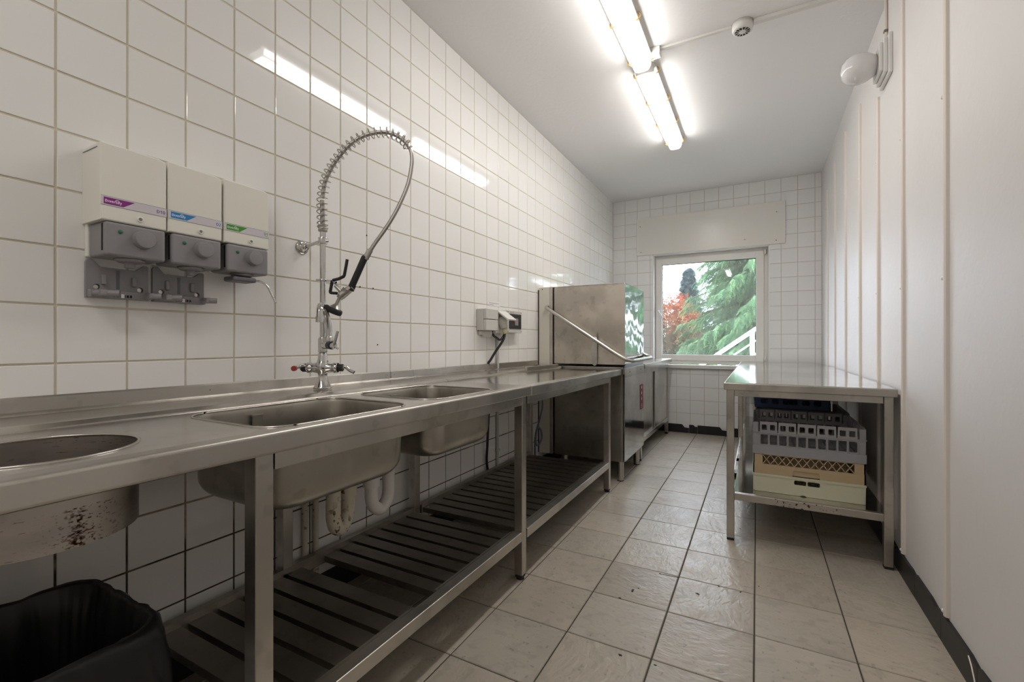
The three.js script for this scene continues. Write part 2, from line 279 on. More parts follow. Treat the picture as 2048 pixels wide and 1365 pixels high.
{ // back wall with its window opening
  const w = structure('wall_back', 'white square wall tiles around the window', 'wall');
  const ox0 = -1.087, ox1 = .105, oy0 = .745, oy1 = 2.075, T = DB + .34;
  part(w, 'mortar', [bx(XL - .2, ox0 - .001, 0, CEIL + .02, DB + .0035, T), bx(ox1 + .001, XR + .2, 0, CEIL + .02, DB + .0035, T), bx(ox0 - .001, ox1 + .001, oy1 + .001, CEIL + .02, DB + .0035, T), bx(ox0 - .001, ox1 + .001, 0, oy0 - .001, DB + .0035, T)], M.jointBack);
  part(w, 'reveal', [bx(ox0 - .012, ox0, oy0, oy1, DB - .001, T), bx(ox1, ox1 + .012, oy0, oy1, DB - .001, T), bx(ox0, ox1, oy1, oy1 + .012, DB - .001, T)], M.reveal);
  const xs = [], ys = []; for (let i = 0; i < 15; i++) { const x = XL + i * .1497; if (x < XR - .01) xs.push(x); } xs.push(XR);
  for (let j = -2; j < 20; j++) { const y = 2.6262 - j * TILE; if (y > .02 && y < CEIL - .01) ys.push(y); } ys.unshift(CEIL); ys.push(0);
  const cells = [];
  for (let i = 0; i + 1 < xs.length; i++) for (let j = 0; j + 1 < ys.length; j++) {
    let a0 = xs[i], a1 = xs[i + 1], b0 = ys[j + 1], b1 = ys[j];
    if (b1 > oy0 && b0 < oy1 && a1 > ox0 && a0 < ox1) {                 // trim at the opening
      if (a0 < ox0 - .012) a1 = ox0 - .01; else if (a1 > ox1 + .012) a0 = ox1 + .01; else if (b1 > oy1 + .012) b0 = oy1 + .01; else if (b0 < oy0 - .012) b1 = oy0; else continue;
    }
    cells.push([a0, a1, b0, b1]);
  }
  tileWall(w, cells, { size: c => (c[1] - c[0]) * (c[3] - c[2]), put: (o, x, y, t) => { o.position.set(x, y, -(DB + .004) + t.z); o.rotation.set(t.t[1] * .7, t.t[0] * .7, 0); } }, M.tileBack, .0035, 303, 300);
  // black skirting tiles, chipped along their top
  const sk = structure('baseboard_back', 'chipped black skirting tiles under the window', 'skirting');
  const cuts = [[-.99, 0], [-.69, .055], [-.60, .03], [-.30, .05], [0, .0], [.3, .02], [XR, 0]];
  let prev = XL; for (const [x1, chip] of [[-1.28, 0], ...cuts]) {
    const s = new THREE.Shape(); const h = .095; s.moveTo(prev + .001, 0); s.lineTo(x1 - .001, 0); if (chip) { s.lineTo(x1 - .001, h - chip * .7); s.lineTo(x1 - chip * .9, h - chip * .62); s.lineTo(x1 - chip * 1.4, h); } else s.lineTo(x1 - .001, h); s.lineTo(prev + .001, h); s.closePath();
    const g = new THREE.ExtrudeGeometry(s, { depth: .01, bevelEnabled: false }); g.translate(0, 0, -DB); part(sk, 'skirting_tile', g, M.skirting); prev = x1;
  }
}
{ // right wall: painted
  const w = structure('wall_right', 'rough white painted wall', 'wall');
  part(w, 'masonry', bx(XR, XR + .2, 0, CEIL + .02, DF - .2, DB + .3), M.paint);
  const b = structure('baseboard_right', 'chipped black skirting tiles along the painted wall', 'skirting'), r = rng(77);
  for (let k = 0; k < 24; k++) {
    const a = DF + .3 * k + .12, e = Math.min(a + .298, DB); if (a > DB - .05) break;
    const s = new THREE.Shape(), h = .098 + (r() - .5) * .006; s.moveTo(a, 0); s.lineTo(e, 0); s.lineTo(e, h - .012 * r()); const n = 5; for (let i = 1; i < n; i++) s.lineTo(lerp(e, a, i / n), h - (r() < .3 ? .009 * r() : 0)); s.lineTo(a, h - .01 * r()); s.closePath();
    part(b, 'skirting_tile', sheetX(s, XR, .011), M.skirting);
  }
}
{ // wall behind the camera, with its doorway
  const w = structure('wall_front', 'plain white wall behind the camera', 'wall');
  part(w, 'masonry', [bx(XL - .2, -.55, 0, CEIL + .02, DF - .2, DF), bx(.35, XR + .2, 0, CEIL + .02, DF - .2, DF), bx(-.55, .35, 2.05, CEIL + .02, DF - .2, DF)], M.paint);
  const dr = structure('door_1', 'closed white door behind the camera', 'door');
  const leaf = part(dr, 'door_leaf', bx(-.55, .35, .005, 2.05, DF - .12, DF - .08, .003), M.frame); part(leaf, 'handle', [rod([.27, 1.03, DF - .08], [.27, 1.03, DF - .03], .01), rod([.27, 1.03, DF - .03], [.16, 1.03, DF - .03], .009)], M.chromeDull);
}

// ------------------------------------------------------------------ window
{
  const w = structure('window_1', 'white plastic tilt window looking onto trees', 'window');
  const d0 = DB + .085, d1 = DB + .15, X0 = -1.087, X1 = .105, Y0 = .79, Y1 = 2.075, gx0 = -1.003, gx1 = -.013, gy0 = .898, gy1 = 1.968;
  const ring = (a0, a1, b0, b1, c0, c1, e0, e1, f0, f1, r) => [bx(a0, c0, b0, b1, f0, f1, r), bx(c1, a1, b0, b1, f0, f1, r), bx(c0 - .002, c1 + .002, b0, e0, f0, f1, r), bx(c0 - .002, c1 + .002, e1, b1, f0, f1, r)];
  part(w, 'fixed_frame', ring(X0, X1, Y0, Y1, -1.06, .06, .845, 2.035, d0 + .02, d1 + .02, .004), M.frame);
  const sash = part(w, 'sash', ring(-1.075, .064, .828, 2.04, gx0, gx1, gy0, gy1, d0, d1, .006), M.frame);
  part(sash, 'gasket', ring(gx0 - .002, gx1 + .002, gy0 - .002, gy1 + .002, gx0 + .004, gx1 - .004, gy0 + .004, gy1 - .006, d0 + .022, d0 + .03, 0), M.rubber);
  const pane = new THREE.PlaneGeometry(gx1 - gx0, gy1 - gy0); pane.translate((gx0 + gx1) / 2, (gy0 + gy1) / 2, -(d0 + .028));
  const glass = mat({ phys: 1, rgb: [.93, .96, 1], roughness: 0, transmission: 1, transmissionMap: dirtyGlass, thickness: 0, ior: 1.5 });
  part(sash, 'glass_pane', pane, glass, { label: 'streaky window glass' });
  part(sash, 'handle', [bx(-1.052, -1.03, 1.36, 1.45, d0 - .012, d0, .004), tube([[-1.041, 1.42, d0 - .01], [-1.041, 1.418, d0 - .045], [-1.03, 1.395, d0 - .052], [-.985, 1.33, d0 - .05]], .0095, 24, 8)], M.white);
  part(sash, 'hinge', [rod([.075, 2.0, d0 - .008], [.075, 2.05, d0 - .008], .012), bx(.066, .085, 2.004, 2.03, d0 - .02, d0 - .008, .003)], M.chromeDull);
  part(w, 'lower_hinge', rod([.075, .85, d0 - .006], [.075, .90, d0 - .006], .009), M.frame);
  const s = structure('trim_1', 'pale stone window sill', 'sill');
  part(s, 'sill_board', bx(-1.10, .115, .742, .782, DB - .035, DB + .12, .005), M.sill);
  const b = thing('cover_board', 'cream rectangular board screwed to the tiles above the window', 'board', [-.51, 2.085, DB - .006]);
  part(b, 'panel', bx(-1.281, .258, 2.083, 2.53, DB - .018, DB - .0005, .002), M.board);
  for (const [x, y] of [[-1.24, 2.43], [-1.23, 2.12], [.18, 2.42], [.175, 2.12], [-.12, 2.16]]) part(b, 'screw', rod([x, y, DB - .0175], [x, y, DB - .0205], .006, .005, 12), M.screw);
}

// ------------------------------------------------------------------ ceiling lights
function batten(d0, d1, which) {
  const x = -.615, t = thing('fluorescent_light', `${which}`, 'ceiling light', [x, CEIL, (d0 + d1) / 2], 'ceiling battens');
  part(t, 'tray', sweepD([[x - .05, CEIL - .0005], [x - .070, CEIL - .032], [x - .068, CEIL - .036], [x + .068, CEIL - .036], [x + .070, CEIL - .032], [x + .05, CEIL - .0005]], d0, d1), M.plasticWhite);
  const prof = [], n = 14; for (let i = 0; i <= n; i++) { const a = Math.PI + Math.PI * i / n; prof.push([x + .05 * Math.sign(Math.cos(a)) * Math.pow(Math.abs(Math.cos(a)), .55), CEIL - .035 + .052 * -Math.pow(Math.abs(Math.sin(a)), .6)]); }
  const glow = mat({ rgb: [.85, .85, .84], roughness: .3, emissive: LAMP.color.clone(), emissiveIntensity: LAMP.glow });
  part(t, 'lamp_diffuser', sweepD(prof, d0 + .012, d1 - .012), glow, { label: 'glowing white lamp diffuser' });
  part(t, 'end_cap', [bx(x - .056, x + .056, CEIL - .06, CEIL - .004, d0 - .003, d0 + .013, .006)], M.plasticWhite);
  part(t, 'end_cap', [bx(x - .056, x + .056, CEIL - .06, CEIL - .004, d1 - .013, d1 + .003, .006)], M.plasticWhite);
  for (let k = 0; k < 4; k++) for (const s of [-1, 1]) { const d = lerp(d0 + .05, d1 - .05, k / 3), X = x + s * .068; part(t, 'clip', tube([[X, CEIL - .008, d], [X + s * .011, CEIL - .024, d + .004], [X + s * .006, CEIL - .042, d], [X - s * .008, CEIL - .05, d - .003]], .0045, 14, 6), M.brass); }
  const L = d1 - d0 - .06, dm = (d0 + d1) / 2;
  const add = (w, h, i, p, target) => { const l = new THREE.RectAreaLight(LAMP.color, i, w, h); l.name = 'batten_light'; l.position.copy(V(...p)); l.lookAt(V(...target)); l.castShadow = true; scene.add(l); };
  add(.085, L, LAMP.down, [x, CEIL - .0895, dm], [x, 0, dm]);
  for (const s of [-1, 1]) add(L, .034, LAMP.side, [x + s * .0545, CEIL - .064, dm], [x + s * 2, CEIL - .064 - .5, dm]);
}
batten(2.87, 4.08, 'glowing fluorescent batten on the ceiling, nearer the window of the pair above the sinks');
batten(-1.35, -.13, 'glowing fluorescent batten on the ceiling behind the camera');
batten(1.585, 2.815, 'glowing fluorescent batten on the ceiling, farther from the window of the pair above the sinks');
{ // cable duct, junction box, smoke detector
  const d = 2.755, j = thing('junction_box', 'small white box beside the gap between the ceiling lights', 'junction box', [-.53, CEIL, d]);
  part(j, 'box', bx(-.553, -.498, CEIL - .045, CEIL, d - .03, d + .03, .004), M.plasticWhite);
  const c = thing('cable_duct', 'thin white cable duct on the ceiling between the light and the smoke detector', 'cable duct', [-.3, CEIL, d]);
  part(c, 'duct', bx(-.498, -.122, CEIL - .013, CEIL, d - .009, d + .009, .002), M.plasticWhite);
  const e = thing('cable_duct', 'white cable duct on the ceiling between the smoke detector and the painted wall', 'cable duct', [.25, CEIL, d]);
  part(e, 'duct', bx(-.018, XR - .001, CEIL - .02, CEIL, d - .014, d + .014, .002), M.plasticWhite);
  const s = thing('smoke_detector', 'round white smoke detector with a slotted face on the ceiling', 'smoke detector', [-.07, CEIL, d]);
  part(s, 'base', lathe([[0, 0], [.052, 0], [.052, .03], [.048, .042], [.04, .046], [.001, .046]], [-.07, CEIL, d], [0, -1, 0], 36), M.plasticWhite);
  part(s, 'vent', lathe([[.018, .0462], [.037, .0462], [.037, .0467], [.018, .0467]], [-.07, CEIL, d], [0, -1, 0], 36), M.rubber);
  for (let k = 0; k < 12; k++) { const a = k * Math.PI / 6, p = r => [-.07 + r * Math.cos(a), CEIL - .0475, d + r * Math.sin(a)]; part(s, 'rib', rod(p(.017), p(.039), .0017, .0017, 6), M.plasticWhite); }
  part(s, 'cap', lathe([[0, .050], [.016, .050], [.018, .047], [.018, .046]], [-.07, CEIL, d], [0, -1, 0], 24), M.plasticWhite);
}
{ // globe lamp on the painted wall, unlit
  const y = 2.455, d = 2.9, t = thing('wall_lamp', 'unlit white glass globe lamp on a stepped base on the painted wall', 'wall lamp', [XR, y, d]);
  for (const [k, h] of [[0, .098], [1, .084], [2, .07]]) part(t, 'base_step', bx(XR - .016 * (k + 1), XR - .016 * k, y - h, y + h, d - h, d + h, .004), M.porcelain);
  part(t, 'globe', lathe([[.044, 0], [.052, .01], [.068, .035], [.076, .065], [.073, .095], [.058, .125], [.034, .143], [0, .15]], [XR - .046, y, d], [-1, -.06, 0], 40), M.opal, { label: 'milky glass globe' });
  part(t, 'lamp_holder', lathe([[0, 0], [.047, 0], [.047, .012], [.043, .013]], [XR - .044, y, d], [-1, 0, 0], 30), M.brass);
  const c = thing('lamp_cable', 'beige cable running up the painted wall from the globe lamp to the ceiling', 'cable', [XR - .006, y + .1, d]);
  part(c, 'sheath', rod([XR - .007, y + .098, d], [XR - .007, CEIL - .001, d], .0065), M.strip);
  part(c, 'clip', bx(XR - .017, XR - .0005, y + .15, y + .162, d - .011, d + .011, .003), M.screw);
}
// slim uprights on the painted wall
{
  const spots = [[2.085, .105, CEIL - .002, 'closest to the camera-side end of the wall'], [2.61, .105, 2.575], [3.08, .14, 2.36], [3.57, .14, 2.55], [4.10, .14, 2.59], [4.62, .14, 2.56], [5.08, .14, 2.45]];
  const labels = ['slim cream upright on the painted wall reaching from skirting to ceiling', 'slim cream upright on the painted wall just beyond the worktable corner, below the lamp height', 'slim cream upright on the painted wall directly below the globe lamp', 'slim cream upright on the painted wall, first past the globe lamp towards the window', 'slim cream upright on the painted wall, second past the globe lamp towards the window', 'slim cream upright on the painted wall, third past the globe lamp towards the window', 'slim cream upright on the painted wall, last one before the window wall'];
  const r = rng(31);
  spots.forEach(([d, y0, y1], i) => {
    const t = thing('shelf_upright', labels[i], 'wall strip', [XR, y0, d], 'uprights on the painted wall');
    const s = new THREE.Shape([[XR, d - .014], [XR - .009, d - .012], [XR - .013, d - .005], [XR - .013, d + .005], [XR - .009, d + .012], [XR, d + .014]].map(p => new THREE.Vector2(p[0], p[1])));
    const g = new THREE.ExtrudeGeometry(s, { depth: y1 - y0, bevelEnabled: false }); g.applyMatrix4(new THREE.Matrix4().set(1, 0, 0, 0, 0, 0, 1, y0, 0, -1, 0, 0, 0, 0, 0, 1));
    part(t, 'channel', g, M.strip);
    if (i < 3) for (let y = y0 + .06; y < y1 - .05; y += .055 + .02 * r()) part(t, 'slot', bx(XR - .0075, XR - .004, y, y + .026, d + .0118, d + .0142), M.greyPlastic);
    for (const y of [y0 + .01, 1.27 + .02 * i, 1.9 + .06 * i]) if (y < y1) part(t, 'clip', ball([XR - .008, y, d + .016], .0075, 1, 1, 1, 10), M.frame);
  });
}

// ------------------------------------------------------------------ sink counter along the left wall (drains gently towards the dishwasher)
const YT = .855, lean = d => (.8635 - .0054 * d) / YT;
const warp = g => { const p = g.attributes.position; for (let i = 0; i < p.count; i++) p.setY(i, p.getY(i) * lean(-p.getZ(i))); g.computeBoundingBox(); };
const W = { warp };
function outline(x0, x1, d0, d1, r, n = 8) { const o = []; for (const [cx, cd, a0] of [[x1 - r, d0 + r, -90], [x1 - r, d1 - r, 0], [x0 + r, d1 - r, 90], [x0 + r, d0 + r, 180]]) for (let i = 0; i <= n; i++) { const a = (a0 + 90 * i / n) * Math.PI / 180; o.push([cx + r * Math.cos(a), cd + r * Math.sin(a)]); } return o; }
function topSheet(x0, x1, d0, d1, holes, y = YT, th = .002) {
  const s = new THREE.Shape([[x0, d0], [x1, d0], [x1, d1], [x0, d1]].map(p => new THREE.Vector2(...p)));
  for (const h of holes) s.holes.push(new THREE.Path(h.map(p => new THREE.Vector2(...p))));
  const g = new THREE.ExtrudeGeometry(s, { depth: th, bevelEnabled: false }); g.applyMatrix4(new THREE.Matrix4().set(1, 0, 0, 0, 0, 0, 1, y - th, 0, -1, 0, 0, 0, 0, 0, 1)); return g;
}
function basin(x0, x1, d0, d1, r, depth) {                              // pressed bowl: walls, rounded foot, floor
  const rows = [[0, 0], [.004, -.012], [.007, -.06], [.010, -(depth - .055)]]; for (let i = 1; i <= 6; i++) { const a = i / 6 * Math.PI / 2; rows.push([.010 + .055 * (1 - Math.cos(a)), -(depth - .055) - .055 * Math.sin(a)]); }
  const P = rows.map(([ins, y]) => outline(x0 + ins, x1 - ins, d0 + ins, d1 - ins, Math.max(.012, r - ins * .4)).map(([x, d]) => [x, YT + y, -d]));
  const n = P[0].length, pos = [], idx = []; P.forEach(row => row.forEach(p => pos.push(...p)));
  for (let k = 0; k + 1 < P.length; k++) for (let i = 0; i < n; i++) { const a = k * n + i, b = k * n + (i + 1) % n; idx.push(a, b, a + n, b, b + n, a + n); }
  const c = pos.length / 3; pos.push((x0 + x1) / 2, YT - depth - .004, -(d0 + d1) / 2); for (let i = 0; i < n; i++) idx.push((P.length - 1) * n + i, (P.length - 1) * n + (i + 1) % n, c);
  const g = new THREE.BufferGeometry(); g.setAttribute('position', new THREE.Float32BufferAttribute(pos, 3)); g.setIndex(idx); g.computeVertexNormals(); return g;
}
const LEGW = .04, FX = -.905, BX = -1.508;
function leg(t, x1, d, yTop = .81) {
  const l = part(t, 'leg', bx(x1 - LEGW, x1, .022, yTop, d, d + LEGW, .003), M.steel, W);
  part(l, 'foot', [rod([x1 - .02, 0, d + .02], [x1 - .02, .012, d + .02], .017), bx(x1 - LEGW + .003, x1 - .003, .010, .024, d + .003, d + LEGW - .003, .002)], M.rubber);
}
const ringHole = [], RC = [-1.095, .302], RR = .135; for (let i = 0; i < 48; i++) { const a = -i / 48 * Math.PI * 2; ringHole.push([RC[0] + RR * Math.cos(a), RC[1] + RR * Math.sin(a)]); }
const B1 = [-1.288, -.918, .612, 1.078], B2 = [-1.300, -.930, 1.182, 1.602];
{
  const D0 = -1.0, D1 = 1.818, t = thing('sink_counter', 'long stainless steel sink counter with two bowls and a round waste hole', 'sink counter', [-1.23, 0, .9]);
  const top = part(t, 'worktop', topSheet(-1.345, -.9, D0, D1, [ringHole, outline(...B1, .075).reverse(), outline(...B2, .075).reverse()]), M.steelTop, W);
  part(top, 'front_edge', [bx(-.93, -.885, .81, YT + .0005, D0, D1, .007)], M.steel, W);
  const rim = (o, r, y) => { const c = new THREE.CatmullRomCurve3(o.map(p => V(p[0], y, p[1])), true, 'catmullrom', .3); return new THREE.TubeGeometry(c, 160, r, 6, true); };
  const step = d1 => [[-1.338, YT - .001], [-1.340, YT + .003], [-1.352, YT + .011], [-1.358, YT + .0125], [-1.53, YT + .0125], [-1.545, YT + .019], [-1.565, YT + .019], [-1.565, YT - .03], [-1.5, YT - .03], [-1.345, YT - .004]];
  part(t, 'rear_ledge', sweepD(step(), D0, D1 - .001), M.steelTop, W);
  part(t, 'splashback', [sweepD([[-1.5755, .85], [-1.5755, .908], [-1.565, .909], [-1.561, .905], [-1.559, .874], [-1.550, .873], [-1.550, .8715], [-1.57, .8715]], D0, 1.653)], M.steel, W);
  part(t, 'splashback', [sweepD([[-1.5755, .85], [-1.5755, .908], [-1.565, .909], [-1.561, .905], [-1.559, .874], [-1.550, .873], [-1.550, .8715], [-1.57, .8715]], 1.656, D1)], M.steel, W);
  for (const d of [.25, .83, 1.63, 1.68]) part(t, 'rivet', ball([-1.5605, .889, d], .003, .5, 1, 1, 8), M.screw, W);
  for (const [b, n] of [[B1, 0], [B2, 1]]) {
    const s = part(t, 'sink_bowl', basin(...b, .075, .205), n ? M.bowl : M.bowl, { warp, label: 'deep pressed steel sink bowl with rounded corners' });
    part(s, 'bowl_rim', rim(outline(...b, .075), .0032, YT + .0005), M.steelTop, W);
    const [x0, x1, d0, d1] = b, dm = d0 + .18;
    part(s, 'overflow', [bx(x0 + .012, x0 + .018, YT - .19, YT - .022, dm, dm + .030, .002), bx(x0 + .012, x0 + .022, YT - .024, YT - .020, dm - .002, dm + .032)], M.bowlOut, W);
    if (!n) part(s, 'overflow', [bx(x0 + .17, x0 + .195, YT - .19, YT - .03, d1 - .022, d1 - .016, .002), bx(x0 + .165, x0 + .2, YT - .032, YT - .028, d1 - .025, d1 - .016)], M.bowlOut, W);
    part(s, 'drain', lathe([[.001, .002], [.03, .002], [.04, .004], [.042, .0]], [(x0 + x1) / 2, YT - .2085, (d0 + d1) / 2]), M.chromeDull, W);
  }
  const rg = part(t, 'waste_ring', [new THREE.CylinderGeometry(RR, RR, .14, 64, 1, true).translate(RC[0], YT - .071, -RC[1])], M.ring, { warp, uv: false, label: 'stained steel ring under the waste hole' });
  part(rg, 'ring_collar', [new THREE.CylinderGeometry(RR + .0015, RR + .0015, .075, 64, 1, true).translate(RC[0], YT - .04, -RC[1])], M.steelShaded, W);  // upper band in darkened steel, painting in the shade below the worktop
  part(rg, 'hole_rim', rim(ringHole, .003, YT + .0003), M.steelTop, W);
  for (const [d, b] of [[-.9, -.9], [.57, 1.052], [1.77, 1.77]]) { leg(t, FX, d); leg(t, BX, b); part(t, 'cross_rail', bx(BX, FX - LEGW, .772, .806, d + .004, d + .036, .002), M.steelShaded, W); }
  part(t, 'apron', bx(FX - .03, FX + .001, .772, .8095, .612, 1.768, .002), M.steel, W);
  part(t, 'apron', bx(BX - .03, BX, .772, .808, -.86, 1.768, .002), M.steelShaded, W);
  // undershelf
  part(t, 'shelf_rail', bx(FX - .04, FX, .175, .216, .612, 1.768, .003), M.steel, W);
  part(t, 'shelf_rail', [bx(BX - .04, BX, .172, .216, .612, 1.768, .003), bx(BX - .003, BX + .001, .203, .222, .612, 1.768)], M.steelShaded, W);
  for (const [a, b] of [[.612, 1.10], [1.235, 1.768]]) part(t, 'shelf_lip', [bx(FX - .062, FX - .041, .192, .206, a, b, .002), bx(FX - .048, FX - .044, .200, .213, a, b)], M.steel, W);
  const gaps = [.648, .732, .818, .899, .98, 1.059, 1.138, 1.222, 1.297, 1.376, 1.453, 1.532, 1.609, 1.697, 1.766];
  for (let i = 0; i + 1 < gaps.length; i++) if (i !== 6) part(t, 'shelf_slat', [bx(BX - .008, FX - .045, .196, .2, gaps[i] + .009, gaps[i + 1] - .009, .0015), bx(BX, FX - .05, .176, .197, gaps[i] + .009, gaps[i] + .0105), bx(BX, FX - .05, .176, .197, gaps[i + 1] - .0105, gaps[i + 1] - .009)], M.steelSlat, W);
}
{
  const D0 = 1.82, D1 = 3.345, t = thing('dish_table', 'stainless steel dishwasher outlet table with slatted undershelf between sinks and dishwasher', 'steel table', [-1.23, 0, 2.6]);
  const top = part(t, 'worktop', topSheet(-1.345, -.9, D0, D1, []), M.steelPolished, W);
  part(top, 'front_edge', [bx(-.93, -.883, .809, YT + .0005, D0, D1, .006)], M.steel, W);
  part(t, 'rear_ledge', sweepD([[-1.338, YT - .001], [-1.340, YT + .003], [-1.352, YT + .011], [-1.358, YT + .0125], [-1.53, YT + .0125], [-1.545, YT + .019], [-1.565, YT + .019], [-1.565, YT - .03], [-1.345, YT - .004]], D0, D1 - .02), M.steelTop, W);
  part(t, 'rear_bead', bx(-1.362, -1.345, YT + .004, YT + .032, 2.7, D1 - .1, .004), M.steel, W);
  part(t, 'splashback', [sweepD([[-1.5755, .85], [-1.5755, .908], [-1.565, .909], [-1.561, .905], [-1.559, .874], [-1.550, .873], [-1.550, .8715], [-1.57, .8715]], D0, 3.33)], M.steel, W);
  for (const d of [2.2, 2.75, 3.25]) part(t, 'rivet', ball([-1.5605, .889, d], .003, .5, 1, 1, 8), M.screw, W);
  leg(t, FX, 3.09); leg(t, BX, 3.09); part(t, 'cross_rail', bx(BX, FX - LEGW, .772, .806, 3.094, 3.126, .002), M.steelShaded, W);
  part(t, 'apron', bx(FX - .03, FX + .001, .772, .8085, 1.822, 3.088, .002), M.steel, W);
  part(t, 'shelf_rail', bx(FX - .04, FX, .172, .214, 1.822, 3.088, .003), M.steel, W);
  part(t, 'shelf_rail', [bx(BX - .04, BX, .172, .216, 1.822, 3.088, .003), bx(BX - .003, BX + .001, .203, .222, 1.822, 3.088)], M.steelShaded, W);
  part(t, 'shelf_lip', [bx(FX - .062, FX - .041, .192, .206, 1.822, 3.088, .002), bx(FX - .048, FX - .044, .200, .213, 1.822, 3.088)], M.steel, W);
  const n = 15, P = (3.086 - 1.824) / n; for (let i = 0; i < n; i++) { const a = 1.824 + P * i, b = a + P; part(t, 'shelf_slat', [bx(BX - .008, FX - .045, .196, .2, a + .009, b - .009, .0015), bx(BX, FX - .05, .176, .197, a + .009, a + .0105), bx(BX, FX - .05, .176, .197, b - .0105, b - .009)], M.steelSlat, W); }
}
// waste traps and pipes below the bowls
{
  const trap = (x, d, y0, turn, off, label, g) => {
    const t = thing('sink_trap', label, 'waste trap', [x, y0, d], 'waste traps'), c = Math.cos(turn), s = Math.sin(turn), q = (k, y) => [x + k * c, y, d + k * s];
    part(t, 'bend', tube([q(0, .638), q(0, .52), q(0, .46), q(.013, .425), q(.045, .405), q(.077, .425), q(.09, .46), q(.09, .54)], .024, 60, 16, .4), g);
    part(t, 'coupling', [rod(q(.09, .505), q(.09, .55), .032, .032, 12), rod(q(.09, .55), q(.09, .60), .027, .02), rod(q(0, .59), q(0, .615), .031)], g);
    part(t, 'outlet_pipe', tube([q(.09, .56), q(.09, .585), [x - .06 + .09 * c, .60, d + .09 * s + off * .3], [XL + .004, .60, d + .09 * s + off]], .02, 30, 12, .3), g);
  };
  trap(-1.25, 1.055, .39, Math.PI * .6, -.01, 'white plastic trap bend with rusty stains under the larger sink bowl', M.pvcDirty);
  trap(-1.28, 1.345, .39, -Math.PI / 2, .06, 'clean white plastic trap bend under the sink bowl nearer the dishwasher', M.pvc);
  for (const [d, l] of [[1.182, 'thin stained riser pipe on the wall behind the dirty trap, nearer the bin'], [1.232, 'thin stained riser pipe on the wall behind the dirty trap, nearer the window']]) { const p = thing('riser_pipe', l, 'pipe', [XL + .014, 0, d], 'riser pipes'); part(p, 'pipe', rod([XL + .014, .0, d], [XL + .014, .78, d], .011), M.pvcDirty); part(p, 'bracket', bx(XL + .0005, XL + .027, .5, .515, d - .014, d + .014, .003), M.plasticWhite); }
}

